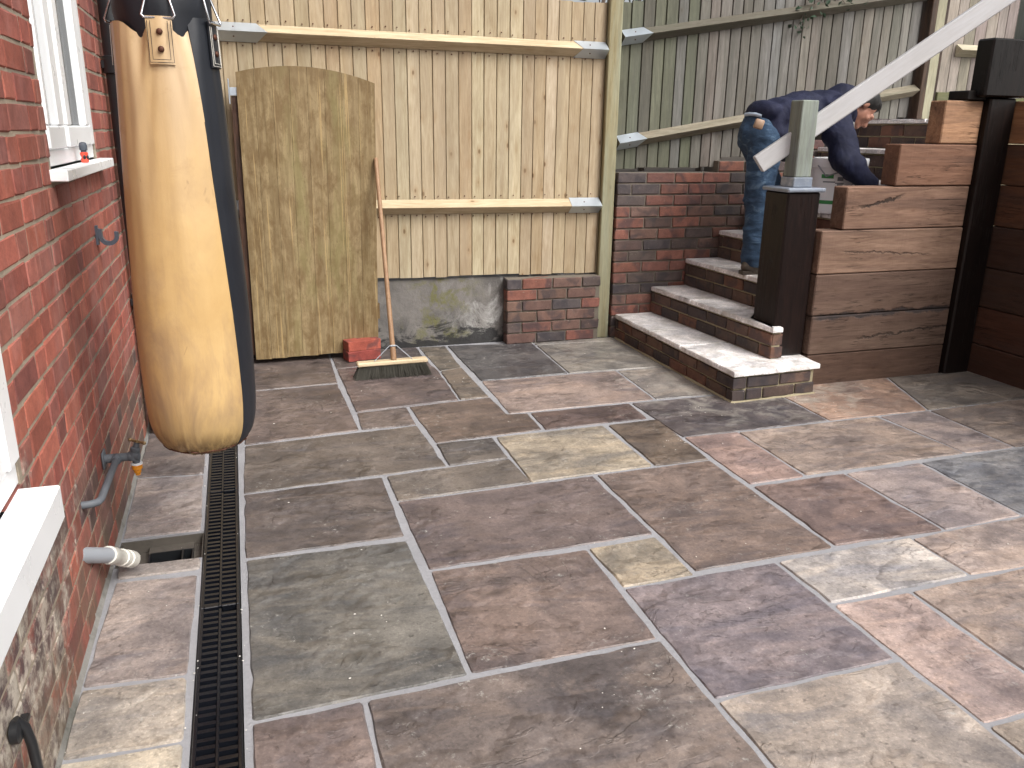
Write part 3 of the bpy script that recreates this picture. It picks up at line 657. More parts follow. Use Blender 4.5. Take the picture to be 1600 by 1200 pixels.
# ------------------------------------------------------------------ house
def house():
    t = thing("brick_house", (-.51, 2.0, 0), "red brick house wall with two white windows along the left", "house")
    xf = -.510; xm = -.5132
    W1 = (2.815, 3.735, 1.322, 2.60); W2 = (.55, 1.972, .672, 1.95)
    yA, yB = 1.15, 4.55
    def core(a, b_): return (a, b_)
    b = MB()
    for (y0, y1, z0, z1) in ((-2.5, .55, -.15, 2.70), (.5505, 1.9715, -.15, .671), (.5505, 1.9715, 1.9505, 2.70), (1.972, 2.8145, -.15, 2.70), (2.815, 3.7345, -.15, 1.3215), (2.815, 3.7345, 2.6005, 2.70), (3.735, 4.53, -.15, 2.70)):
        b.box((-.80, y0, z0), (xm, y1, z1))
    b.build("wall", BED_HOUSE, t)
    up = NT("upper_brickwork"); p = up.sep(up.node('NewGeometry').outputs['Position']); uv = up.node('CombineXYZ', {0: p[1], 1: p[2]}).outputs[0]
    br = up.node('TexBrick', {'Vector': uv, 'Color1': lin((165, 84, 70)), 'Color2': lin((150, 76, 66)), 'Mortar': (.42, .35, .27), 'Scale': 1.0, 'Mortar Size': .005, 'Brick Width': .225, 'Row Height': .075})
    um = up.out(br.outputs[0], .85)
    b = MB(); b.box((-5, -2.5, 2.7005), (-.512, 4.545, 5.4)); b.box((-5, 4.40, -.15), (-.8005, 4.53, 2.70)); b.box((-.5183, -2.5, -.15), (-.512, 1.12, .60)); b.build("upper_wall", um, t)
    b = MB(); b.box((-5.2, -2.7, 5.4005), (-.30, 4.75, 5.55)); b.build("eaves", WHITE, t)
    def clip(a, e, z):
        segs = [(yA + a, yA + e)]
        for (w0, w1, z0, z1) in (W1, W2):
            if z + .065 > z0 + .004 and z < z1:
                ns = []
                for s0, s1 in segs:
                    if s0 < w0 - .002: ns.append((s0, min(s1, w0 - .002)))
                    if s1 > w1 + .002: ns.append((max(s0, w1 + .002), s1))
                segs = ns
        return [(s0 - yA, s1 - yA) for s0, s1 in segs]
    specs = lay((xf, yA), (xf, yB), .006, 35, .075, flemish, clip)
    # cut short the course tops that run into a sill line
    def area(s):
        y0, y1, z = yA + s[0], yA + s[1], s[2]
        q = [project((xf, y, zz)) for y in (y0, y1) for zz in (z, z + .065)]
        xs = [min(max(k[0], 0), 1600) for k in q]; ys = [min(max(k[1], 0), 1200) for k in q]
        return (max(xs) - min(xs)) * (max(ys) - min(ys)) * (1 if q[0][2] > .1 else 0)
    specs.sort(key=lambda s: -area(s))
    near, far = specs[:300], specs[300:]
    def tint(s0, z):
        c = rnd.choice(REDS)
        if yA + s0 > 4.30 and rnd.random() < .75: c = rnd.choice([lin((112, 92, 88)), lin((96, 84, 84)), lin((124, 96, 90))])
        if z < .45 and rnd.random() < .4: c = rnd.choice([lin((120, 86, 76)), lin((104, 82, 76)), lin((96, 74, 72))])
        return c
    brick_objs(t, (xf, yA), (xf, yB), near, BRICK_HOUSE, REDS, jit=.0009, soft=.0032, pal_fn=tint)
    b = MB(); cols = []
    for s0, s1, z in far:
        b.cbox((xf - .09, yA + s0, z), (xf + rnd.uniform(-.002, .002), yA + s1, z + .065), .004); cols += [hsv_jit(tint(s0, z))] * 26
    o = b.build("brickwork", BRICK_HOUSE_FAR, t); tag(o, kind='stuff')
    at = o.data.attributes.new('tint', 'FLOAT_COLOR', 'CORNER')
    fpb = len(o.data.polygons) // max(1, len(far))
    for i, pl in enumerate(o.data.polygons):
        c = cols[min(i // fpb * 26, len(cols) - 1)]
        for li in pl.loop_indices: at.data[li].color = (*c, 1)
    # far casement window
    gx = -.536
    w = MB()
    w.cbox((-.60, 2.8165, 1.325), (-.522, 3.7335, 1.375), .003); w.cbox((-.60, 2.8165, 2.54), (-.522, 3.7335, 2.598), .003)
    w.cbox((-.60, 2.8165, 1.3755), (-.522, 2.86, 2.5395), .003); w.cbox((-.60, 3.66, 1.3755), (-.513, 3.7335, 2.5395), .004); w.cbox((-.60, 3.125, 1.3755), (-.522, 3.185, 2.5395), .003)
    win = w.build("window", WHITE, t)
    for a, e in ((2.8605, 3.1245), (3.1855, 3.6595)):
        m = MB(); q = .07
        m.cbox((-.575, a, 1.376), (-.512, e, 1.445), .005); m.cbox((-.575, a, 2.47), (-.512, e, 2.539), .005)
        ql, qr = (.035, .095) if a < 3 else (.08, .085)
        m.cbox((-.575, a, 1.4455), (-.512, a + ql, 2.4695), .005); m.cbox((-.575, e - qr, 1.4455), (-.512, e, 2.4695), .005)
        m.build("casement", WHITE, win)
        g = MB(); g.box((-.545, a + ql - .004, 1.441), (gx, e - qr + .004, 2.474)); g.build("pane", GLASS, win)
    m = MB(); m.cbox((-.545, 2.765, 1.288), (-.462, 3.805, 1.3215), .003); m.build("window_sill", WHITE, t)
    # near window
    w = MB(); w.cbox((-.60, .552, .675), (-.516, 1.970, .735), .004); w.cbox((-.60, .552, 1.88), (-.516, 1.970, 1.948), .004); w.cbox((-.60, .552, .7355), (-.516, .63, 1.8795), .004); w.cbox((-.60, 1.885, .7355), (-.505, 1.970, 1.8795), .004)
    win2 = w.build("window", WHITE, t)
    m = MB(); m.cbox((-.575, .6305, .736), (-.512, 1.8845, .81), .004); m.cbox((-.575, .6305, 1.80), (-.512, 1.8845, 1.879), .004); m.cbox((-.575, .6305, .8105), (-.512, .70, 1.7995), .004); m.cbox((-.575, 1.80, .8105), (-.512, 1.8845, 1.7995), .004)
    m.build("casement", WHITE, win2)
    g = MB(); g.box((-.545, .697, .807), (gx, 1.803, 1.803)); g.build("pane", GLASS, win2)
    m = MB(); m.cbox((-.560, .50, .588), (-.430, 1.950, .671), .004); m.build("window_sill", WHITE, t)
    # cement fillet at the foot of the wall
    f = MB(); f.add([(-.517, -.3, -.004), (-.500, -.3, -.0042), (-.517, -.3, .020), (-.517, 5.4 - .87, -.004), (-.500, 4.53, -.0042), (-.517, 4.53, .020)], [(0, 2, 1), (3, 4, 5), (1, 2, 5, 4), (0, 1, 4, 3), (0, 3, 5, 2)])
    f.build("cement_fillet", BED_FILLET, t)
house()

def downpipe():
    t = thing("downpipe", (-.455, 4.19, 0), "black rainwater downpipe at the far corner of the red house behind the punch bag", "downpipe")
    b = MB(); b.tube([(-.455, 4.19, .02), (-.455, 4.19, 3.4)], .042, 16); b.build("pipe", BLACKP, t, sm=40)
    for z in (.62, 1.66, 2.7):
        b = MB(); b.lathe((-.455, 4.19, z), (0, 0, 1), [(.042, 0), (.052, .004), (.052, .07), (.042, .075)], 16); b.cbox((-.5090, 4.16, z + .02), (-.488, 4.22, z + .055), .003); b.build("collar", BLACKP, t, sm=40)
downpipe()
def hose_connector():
    z = 1.3225; c = Vector((-.492, 3.30, z))
    t = thing("hose_connector", c, "small orange red and black hose connector standing on the white window sill", "hose connector")
    b = MB(); b.lathe(c, (0, 0, 1), [(.010, 0), (.0125, .002), (.0125, .010), (.009, .018), (.0125, .026), (.0125, .033), (.010, .035)], 18); b.build("body", RED, t, sm=40)
    b = MB(); b.ball(c + Vector((.0105, -.004, .018)), (.004, .004, .008)); b.ball(c + Vector((.002, -.0112, .018)), (.005, .003, .008)); b.build("grip", BLACKP, t, sm=60)
    b = MB(); b.lathe(c, (0, 0, 1), [(.0095, .0353), (.0095, .041), (.0125, .042), (.0132, .058), (.0105, .066), (.004, .069)], 18); b.build("cap", DARKGREYP, t, sm=40)
hose_connector()
def hose_hook():
    y, z = 3.44, 1.045; th = .009
    b = MB(); out = []
    for k in range(13):
        a = math.pi * (1 + k / 12.0); out.append((-.466 + .034 * math.cos(a), z + .005 + .034 * math.sin(a)))
    inn = [(-.466 + .021 * math.cos(math.pi * (1 + k / 12.0)), z + .007 + .021 * math.sin(math.pi * (1 + k / 12.0))) for k in range(13)]
    poly = [(-.500, z + .034)] + out + [(-.432, z + .020), (-.445, z + .022)] + inn[::-1] + [(-.4875, z + .030)]
    b.prism(poly, 'y', y - .013, y + .013); b.box((-.5095, y - .014, z - .025), (-.5005, y + .014, z + .045))
    tag(b.build("hose_hook", DARKGREYP), "dark grey plastic U shaped hose hook fixed high on the brick wall", "hook")
hose_hook()
def tap():
    t = thing("garden_tap", (-.51, 2.95, .345), "grey outdoor tap with brass handle and orange hose adaptor on the brick wall", "tap")
    b = MB(); b.tube([(-.512, 2.535, .362), (-.488, 2.537, .362), (-.470, 2.548, .361), (-.464, 2.575, .359), (-.464, 2.74, .353), (-.464, 2.90, .348), (-.464, 2.925, .347)], .0115, 12); b.build("pipe", TAPGREY, t, sm=50)
    b = MB(); b.cbox((-.5095, 2.925, .315), (-.502, 2.985, .375), .003); b.tube([(-.502, 2.955, .345), (-.464, 2.955, .345), (-.430, 2.957, .345)], [.016, .0155, .0145], 12); b.lathe((-.464, 2.922, .3465), (0, 1, 0), [(.014, 0), (.017, .004), (.017, .03), (.014, .036)], 12)
    b.build("elbow", TAPGREY, t, sm=50)
    b = MB(); b.lathe((-.432, 2.957, .345), (1, 0, 0), [(.013, 0), (.017, .005), (.017, .014), (.013, .018), (.018, .024), (.018, .036), (.010, .042)], 14)
    b.lathe((-.411, 2.957, .345), (.28, .05, .9), [(.017, -.012), (.018, .006), (.015, .016), (.017, .020), (.017, .030), (.011, .034), (.009, .05)], 14); b.tube([(-.410, 2.957, .345), (-.405, 2.957, .330), (-.405, 2.957, .315)], [.013, .013, .012], 12)
    b.build("tap_body", TAPGREY, t, sm=40)
    b = MB(); c = Vector((-.395, 2.960, .397)); b.tube([c + Vector((-.022, .012, .004)), c, c + Vector((.022, -.012, -.004))], [.0055, .004, .0055], 10); b.ball(c + Vector((-.023, .0125, .0042)), .007); b.ball(c + Vector((.023, -.0125, -.0042)), .007); b.tube([c + Vector((-.004, -.001, -.014)), c + Vector((0, 0, .004))], .006, 10)
    b.build("tap_handle", BRASS, t, sm=50)
    b = MB(); b.lathe((-.405, 2.957, .316), (0, 0, -1), [(.015, -.003), (.018, 0), (.0185, .006), (.0175, .008), (.0175, .018), (.013, .022), (.012, .032), (.008, .036), (.008, .042)], 14); b.build("hose_adaptor", ORANGE, t, sm=40)
    b = MB(); b.lathe((-.405, 2.957, .3205), (0, 0, -1), [(.0135, 0), (.0192, .001), (.0192, .006), (.0175, .0065)], 14); b.build("collar", WHITE, t, sm=40)
tap()
def waste_pipe():
    t = thing("waste_pipe", (-.51, 2.47, .235), "grey and cream plastic waste pipe sloping from the wall into the open gully", "pipe")
    a, m, e = Vector((-.530, 2.46, .238)), Vector((-.470, 2.61, .150)), Vector((-.425, 2.79, .03))
    b = MB(); b.tube([a, a.lerp(m, .5), m], .0245, 18); b.build("grey_pipe", GREYP, t, sm=50)
    d = (e - m).normalized(); b = MB(); b.lathe(m - d * .012, d, [(.0246, 0), (.0285, .001), (.0285, .045), (.0255, .05), (.0250, .105), (.0285, .107), (.0285, .118), (.0255, .120), (.0255, .150), (.029, .152), (.029, .200), (.022, .205)], 18); b.build("cream_pipe", CREAMP, t, sm=40)
waste_pipe()
def hose_end():
    t = thing("black_hose", (-.50, 1.60, 0), "black hose hanging from a round clip on the stained lower wall at bottom left", "hose")
    b = MB(); b.lathe((-.509, 1.600, .295), (1, 0, 0), [(.018, 0), (.024, .002), (.024, .016), (.017, .020)], 16); b.cbox((-.500, 1.60, .290), (-.482, 1.645, .304), .003); b.build("clip", BLACKP, t, sm=40)
    b = MB(); b.tube([(-.500, 1.605, .318), (-.486, 1.610, .295), (-.482, 1.618, .25), (-.480, 1.622, .17), (-.478, 1.615, .08), (-.470, 1.60, .02), (-.465, 1.55, .0125), (-.463, 1.40, .012), (-.468, 1.25, .012)], .010, 12); b.build("hose", BLACKP, t, sm=50)
hose_end()

# ------------------------------------------------------------------ new close-board fence
def arris_rail(b, x0, x1, z0, z1, yb, ya, h):
    """triangular rail from (x0,z0) to (x1,z1), back at yb, apex at ya"""
    v = []
    for x, z in ((x0, z0), (x1, z1)): v += [(x, yb, z - h), (x, ya + .006, z - .006), (x, ya, z), (x, ya + .006, z + .006), (x, yb, z + h)]
    return b.add(v, [(0, 1, 6, 5), (1, 2, 7, 6), (2, 3, 8, 7), (3, 4, 9, 8), (4, 0, 5, 9), (0, 4, 3, 2, 1), (5, 6, 7, 8, 9)])
def bracket(parent, x0, x1, z0, z1, yb, ya, h, notch):
    """galvanised angle wrapped over the rail end; the free end is cut to a point at the ridge"""
    g = .003; s = 1 if x1 > x0 else -1; b = MB(); v = []
    zz = lambda x: z0 + (z1 - z0) * (x - x0) / (x1 - x0)
    xe = x1 + notch * s
    for d in (0, g):
        for x, xr in ((x0, x0), (x1, xe)):
            v += [(x, yb, zz(x) + h + g + d), (xr, ya - g - d, zz(xr)), (x, yb, zz(x) - h - g - d)]
    b.add(v, [(0, 1, 4, 3), (1, 2, 5, 4), (6, 9, 10, 7), (7, 10, 11, 8), (0, 3, 9, 6), (2, 8, 11, 5), (0, 6, 7, 1), (1, 7, 8, 2), (3, 4, 10, 9), (4, 5, 11, 10)])
    br = b.build("rail_bracket", GALV, parent)
    m = MB(); xm = x0 + (x1 - x0) * .55; k = zz(xm)
    for sg in (1, -1): m.ball((xm, (ya + yb) / 2 - .004, k + sg * (h / 2 + .002)), .005, None, 8, 6)
    m.build("nail", RUST, br); return br
def board(parent, x, w, z0, z1, yb, mat, col, lean=0, tilt=.014, name="board", gap=.0054):
    """feather edge board: thin edge at the left tucked behind the neighbour's thick edge"""
    t = tilt * rnd.uniform(.8, 1.15); z1 += rnd.uniform(-.006, .006); z0 += rnd.uniform(-.006, .006); k = rnd.uniform(-.0015, .0015)
    q = [(x, yb), (x, yb - .013), (x + .0015, yb - .0145), (x + w - gap - .0017, yb - t - .004), (x + w - gap, yb - t - .001), (x + w - gap, yb - .0022), (x + w + .012, yb + .0005), (x + w + .012, yb + .004), (x + w - .01, yb + .006)]
    n = len(q); v = [(a + k, b_, z0) for a, b_ in q] + [(a - k + lean, b_, z1) for a, b_ in q]
    return mesh_obj(name, v, [tuple(range(n)), tuple(range(2 * n - 1, n - 1, -1))] + [(i, (i + 1) % n, n + (i + 1) % n, n + i) for i in range(n)], mat, parent, None, hsv_jit(col, .10, .03))
PINE_C = shade(lin((196, 182, 154)), .84)
def new_fence():
    t = thing("new_fence", (1.0, 5.49, .48), "new pale pine close board fence with two horizontal rails behind the leaning gate", "fence")
    x = -1.35
    while x < 2.36:
        w = .0835 * rnd.uniform(.93, 1.07)
        board(t, x, w, .503 - .012 * x, 2.262, 5.500, PINE, rnd.choice([PINE_C, shade(PINE_C, .95), shade(lin((194, 176, 146)), .84), shade(lin((200, 188, 162)), .84)])); x += w
    board(t, x, 2.438 - x, .475, 2.262, 5.500, PINE, PINE_C)
    for z in (1.975, .958):
        b = MB(); arris_rail(b, -1.3, 2.425, z + .01, z - .006, 5.478, 5.412, .047); o = b.build("arris_rail", PINE_X, t, color=shade(lin((200, 186, 160)), .88))
        bracket(t, 2.432, 2.205, z - .006, z - .005, 5.478, 5.412, .047, -.045 if z > 1.5 else -.0)
        bracket(t, -.10, .19 if z > 1.5 else .035, z + .004, z + .003, 5.478, 5.412, .047, .06 if z > 1.5 else 0)
    b = MB(); r2 = random.Random(8)
    for i in range(46):
        for z in (1.975, .958):
            for dz in (-.062, .068): b.ball((-1.35 + i * .0835 + r2.uniform(.02, .06), 5.479, z + dz + r2.uniform(-.008, .008)), (.0045, .003, .0045), None, 6, 4)
    tag(b.build("nails", RUST, t), kind='stuff')
    b = MB(); b.cbox((2.443, 5.425, -.004), (2.533, 5.517, 2.75), .006, Matrix.Rotation(math.radians(-9), 3, 'Z')); b.build("post", POSTWOOD, t, color=shade(lin((158, 150, 118)), .85))
new_fence()
def concrete_wall():
    b = MB(); b.cbox((-1.5, 5.508, -.10), (2.40, 5.70, .468), .006)
    tag(b.build("concrete_wall", CONC), "mossy stained old concrete footing wall under the new pine fence", "low wall")
concrete_wall()
def low_wall():
    t = thing("low_brick_wall", (2.08, 5.40, 0), "low six course brick wall under the new fence beside its end post", "brick wall")
    b = MB(); b.box((1.745, 5.406, -.02), (2.436, 5.506, .460)); b.build("mortar", BED_GREY, t)
    brick_objs(t, (1.738, 5.396), (2.438, 5.396), lay((1.738, 0), (2.438, 0), .004, 6, .0775, stretch), BRICK_MULTI, MULTI, h=.0675)
low_wall()

# ------------------------------------------------------------------ gate leaning on the fence
def gate():
    t = thing("wooden_gate", (.43, 5.33, .02), "tall arched wooden plank gate taken off its hinges and leaning on the new fence", "gate")
    yb, yt = 5.318, 5.362; n = 8; x0b, x1b, x0t, x1t = .040, .818, .052, .860
    Y = lambda z: yb + (yt - yb) * (z - .03) / 1.72
    top = lambda u: 1.752 + (1.712 - 1.752) * u + .062 * (1 - (2 * u - 1) ** 2)
    bot = lambda u: .034 + .012 * u
    for i in range(n):
        u0, u1 = i / n + (.0005 if i else 0), (i + 1) / n - (.0005 if i < n - 1 else 0); pts = []
        X = lambda u, z: (x0b + (x1b - x0b) * u) * (1 - (z - .03) / 1.72) + (x0t + (x1t - x0t) * u) * (z - .03) / 1.72
        us = [u0 + (u1 - u0) * k / 4 for k in range(5)]
        out = [(X(u0, bot(u0)), bot(u0)), (X(u1, bot(u1)), bot(u1) + rnd.uniform(-.005, .005))] + [(X(u, top(u)), top(u)) for u in us[::-1]]
        dy = rnd.uniform(-.0006, .0006); m = len(out); g = .0007
        cx = sum(p[0] for p in out) / m
        inner = [(p[0] + (g if p[0] < cx else -g), p[1]) for p in out]
        v = [(x, Y(z) + dy, z) for x, z in inner] + [(x, Y(z) + dy + .0012, z) for x, z in out] + [(x, Y(z) + .020, z) for x, z in out]
        f = [tuple(range(m)), tuple(range(3 * m - 1, 2 * m - 1, -1))]
        for a in (0, m):
            for k in range(m): f.append((a + k, a + (k + 1) % m, a + m + (k + 1) % m, a + m + k))
        c = rnd.choice([(148, 131, 100), (143, 126, 95), (150, 135, 106)])
        mesh_obj("plank", v, f, GATEWOOD, t, None, shade(lin(c), .84))
    b = MB()
    def bar(xa, xb, z): b.add([(xa, Y(z) + .021, z - .05), (xb, Y(z) + .021, z - .05), (xb, Y(z) + .052, z - .05), (xa, Y(z) + .052, z - .05), (xa, Y(z) + .023, z + .05), (xb, Y(z) + .023, z + .05), (xb, Y(z) + .054, z + .05), (xa, Y(z) + .054, z + .05)], [(0, 1, 2, 3), (4, 7, 6, 5), (0, 4, 5, 1), (1, 5, 6, 2), (2, 6, 7, 3), (3, 7, 4, 0)])
    for z in (.30, .92, 1.52): bar(.06, .84, z)
    b.build("ledge", GATEWOOD, t, color=shade(lin((120, 100, 70)), .9))
    b = MB(); b.add([(.002, Y(.06) + .022, .06), (.075, Y(.06) + .022, .06), (.075, Y(.06) + .066, .06), (.002, Y(.06) + .066, .06), (.018, Y(1.62) + .022, 1.62), (.085, Y(1.62) + .022, 1.62), (.085, Y(1.62) + .066, 1.62), (.018, Y(1.62) + .066, 1.62)], [(0, 1, 2, 3), (4, 7, 6, 5), (0, 4, 5, 1), (1, 5, 6, 2), (2, 6, 7, 3), (3, 7, 4, 0)])
    b.build("stile", TARRED, t, color=(.05, .035, .025))  # gate timber, its colour darkened to stand in for shade behind the planks
    b = MB(); b.cbox((.004, Y(1.66) - .004, 1.575), (.012, Y(1.66) + .05, 1.715), .002); b.cbox((.0125, Y(1.66) + .010, 1.622), (.055, Y(1.66) + .016, 1.668), .002); b.build("hinge", GALV, t)
gate()
def loose_bricks():
    A = Vector((.607, 5.205)); d = Vector((.974, .225)).normalized()
    for i, (z, lab) in enumerate(((.004, "lower of two loose red bricks stacked at the foot of the gate"), (.070, "upper of two loose red bricks stacked at the foot of the gate"))):
        me = brick_mesh(.222, .065, .102, BRICK_MULTI, i, .003)
        o = bpy.data.objects.new("loose_brick", me); p = A + d * (.111 + .004 * i)
        place(o, (p.x, p.y + .004 * i, z + .0325)); o.rotation_euler = (0, 0, math.atan2(d.y, d.x) + .02 * i)
        o.color = (*shade(lin(((150, 74, 66), (168, 88, 72))[i]), .95), 1); tag(o, lab, "brick", "loose bricks by the gate")
loose_bricks()
def broom():
    t = thing("broom", (.83, 4.84, 0), "wide dark bristle broom with wooden handle leaning on the gate edge", "broom")
    x0, x1 = .610, 1.042
    R = Matrix.Rotation(math.radians(1.5), 3, 'Z'); pv = (.83, 4.84, .09)
    b = MB(); b.cbox((x0, 4.808, .078), (x1, 4.868, .104), .006, R, pv); b.build("broom_head", ASH_X, t, color=shade(lin((206, 190, 162)), .9))
    b = MB(); r2 = random.Random(3)
    for i in range(1500):
        u = r2.random(); w = r2.random(); xa = x0 + .012 + (x1 - x0 - .024) * u; ya = 4.814 + .048 * w
        xb = xa + (u - .5) * .062 + r2.gauss(0, .005); yb_ = ya + (w - .5) * .045 - .012 + r2.gauss(0, .004); s = .0011
        e = Vector((xb - xa, yb_ - ya, -.077)); zb = r2.uniform(.001, .007)
        b.add([(xa - s, ya, .079), (xa + s, ya - s, .079), (xa, ya + s, .079), (xb - s, yb_, zb), (xb + s, yb_ - s, zb), (xb, yb_ + s, zb)], [(0, 1, 4, 3), (1, 2, 5, 4), (2, 0, 3, 5)])
    tag(b.build("bristles", BRISTLE, t), kind='stuff')
    a, e = Vector((.835, 4.838, .102)), Vector((.846, 5.338, 1.275)); d = (e - a).normalized()
    b = MB(); b.tube([a, a + d * .02, a + d * .12, a + d * .6, e - d * .03, e - d * .006, e], [.017, .0185, .0155, .014, .0135, .012, .006], 12); b.build("broom_handle", ASH, t, color=shade(lin((166, 136, 108)), .8), sm=50)
    q = a + d * .085; b = MB()
    for s in (-1, 1): b.tube([q + Vector((s * .012, -.012, .006)), q + Vector((s * .022, -.012, .006)), (.830 + s * .115, 4.822, .106)], .0026, 8)
    b.tube([q + Vector((-.016, -.014, .006)), q + Vector((.016, -.014, .006))], .006, 8); b.build("stay", GREYP, t, sm=50)
broom()

# ------------------------------------------------------------------ tall brick wall, brick steps
NOSE = [(2.550, 2.556), (2.900, 2.832), (3.140, 3.100), (3.430, 3.362), (3.640, 3.600), (3.910, 3.870), (4.170, 4.140), (4.460, 4.450)]
TZ = [.180, .370, .565, .765, .960, 1.160, 1.360, 1.560]
def wall_top(x): return 1.185 if x < 3.34 else 1.265 if x < 3.80 else 1.415 if x < 4.25 else 1.57
def tall_wall():
    t = thing("retaining_wall", (3.7, 5.42, 0), "tall mixed red and dark brick retaining wall under the old fence beside the steps", "brick wall")
    b = MB()
    for x0, x1, z in ((2.545, 3.33, 1.178), (3.3305, 3.79, 1.258), (3.7905, 4.24, 1.408), (4.2405, 5.2, 1.56)): b.box((x0, 5.407, -.05), (x1, 5.60, z))
    b.build("mortar", BED_GREY, t)
    def clip(a, e, z):
        x0, x1 = 2.538 + a, 2.538 + e; lim = 5.15
        for k, w in ((0, 3.338), (1, 3.798), (2, 4.248)):
            if z + .06 > wall_top(w - .1): x0 = max(x0, w)
        if z + .06 > 1.58: return []
        for k in range(8):                                       # bricks buried behind the steps are left out
            if z + .07 < TZ[k] - .03: x1 = min(x1, NOSE[k][1] + .10); break
        return [(x0 - 2.538, x1 - 2.538)] if x1 - x0 > .03 else []
    brick_objs(t, (2.538, 5.398), (5.2, 5.398), lay((2.538, 0), (5.2, 0), .010, 21, .0785, stretch, clip), BRICK_MULTI, MULTI, h=.0675)
tall_wall()
TREAD_C = [(228, 225, 224), (230, 227, 226), (222, 217, 216), (232, 229, 228)]  # pale stone, whitened further so the colour carries its sky sheen
def steps():
    t = thing("brick_steps", (3.0, 4.8, 0), "flight of dark brick steps with pale stone treads climbing to the right", "steps")
    zb = -.02
    for k in range(8):
        xn, xf = NOSE[k]; z1 = TZ[k] - .0295; yn = 3.990 if k == 1 else 4.262 if k == 2 else 4.126
        rn, rf = xn + .020, xf + .020; b = MB()
        if k == 0: pol = [(2.573, 3.826), (3.118, 3.850), (3.118, 3.992), (3.172, 3.992), (3.172, 4.126), (5.2, 4.126), (5.2, 5.39), (rf, 5.39)]
        elif k == 1: pol = [(rn, 3.999), (2.975, 3.999), (2.975, 4.027), (2.9445, 4.027), (2.9445, 4.256), (3.171, 4.256), (3.171, 4.126), (5.2, 4.126), (5.2, 5.39), (rf, 5.39)]
        else: pol = [(rn, 4.262 if k == 2 else 4.126), (5.2, 4.262 if k == 2 else 4.126), (5.2, 5.39), (rf, 5.39)]
        b.prism(pol, 'z', zb, z1); b.build("mortar_core", BED_YELLOW, t); zb = z1 + .0001
        z0 = .006 if k == 0 else TZ[k - 1] + .004; h = (TZ[k] - .030 - z0) / 2
        far, near = (rf - .010, 5.388), (rn - .010, 3.812 if k == 0 else yn)
        sp = lay(far, near, z0, 2, h, lambda c, q, s: (0.06 + .1125 * (c % 2) if s else .215)); brick_objs(t, far, near, sp, BRICK_MULTI, DARKMULTI, h=h - .011, depth=.085)
        if k == 0:
            e = lay((2.657, 3.8175), (3.126, 3.842), z0, 2, h, lambda c, q, s: (.11 * (1 - c % 2) if s else .215)); brick_objs(t, (2.657, 3.8175), (3.126, 3.842), e, BRICK_MULTI, DARKMULTI, h=h - .011, depth=.085)
        if k == 1:
            for c in range(2): brick_objs(t, (2.9995 - .0835, 3.992), (2.976, 3.992), [(.003, .058, z0 + c * h)], BRICK_MULTI, [shade(lin((110, 86, 74)), .9)], h=h - .011, depth=.034)
        if k == 0:
            m_ = MB(); m_.tube([(2.566 + rnd.uniform(-.004, .004), 5.38 - .1 * q, -.001) for q in range(16)] + [(2.562, 3.812, -.001)] + [(2.57 + .07 * q, 3.812 + .003 * q + rnd.uniform(-.004, .002), -.001) for q in range(9)], [rnd.uniform(.006, .013) for q in range(26)], 6); m_.build("mortar_smear", BED_YELLOW, t)
        # stone treads, laid with open joints
        nf = NOSE[k + 1][1] + .03 if k < 7 else 5.2; nn = NOSE[k + 1][0] + .03 if k < 7 else 5.2
        y1 = 5.388; f = lambda y: xn + (xf - xn) * (y - 4.0) / 1.39; bk = lambda y: nn + (nf - nn) * (y - 4.0) / 1.39
        js = [[4.42, 4.83], [4.28 + .22, 4.86], [4.62, 5.0], [4.55, 4.98], [4.6, 5.0], [4.7], [4.6, 5.0], [4.7]][k]
        g_ = MB()
        for y in js: g_.box((f(y) + .014, y - .006, z1 + .0003), (bk(y) - .032, y + .006, z1 + .008))
        g_.build("joint_shade", SOIL, t)  # dark strips that paint the shade down the open joints
        cuts = [None] + js + [y1]
        for i in range(len(cuts) - 1):
            hi = cuts[i + 1]
            if i == 0:
                if k == 0: pts = [(2.550, 3.797), (3.152, 3.826), (3.170, 4.085), (bk(4.2), 4.12), (bk(hi), hi), (2.552, hi)]
                elif k == 1: pts = [(2.900, 3.972), (2.984, 3.978), (2.984, 4.026), (2.9435, 4.026), (2.9435, 4.257), (bk(4.26), 4.257), (bk(hi), hi), (f(hi), hi)]
                else: yy = 4.262 if k == 2 else 4.127; pts = [(f(yy), yy), (bk(yy), yy), (bk(hi), hi), (f(hi), hi)]
            else: lo = cuts[i]; pts = [(f(lo), lo), (bk(lo), lo), (bk(hi), hi), (f(hi), hi)]
            slab("tread", pts, TZ[k] + rnd.uniform(-.001, .001), .028, TREADSTONE, shade(lin(rnd.choice(TREAD_C)), 1.0), t, inset=.0050, wob=.0042, rad=.006)
steps()

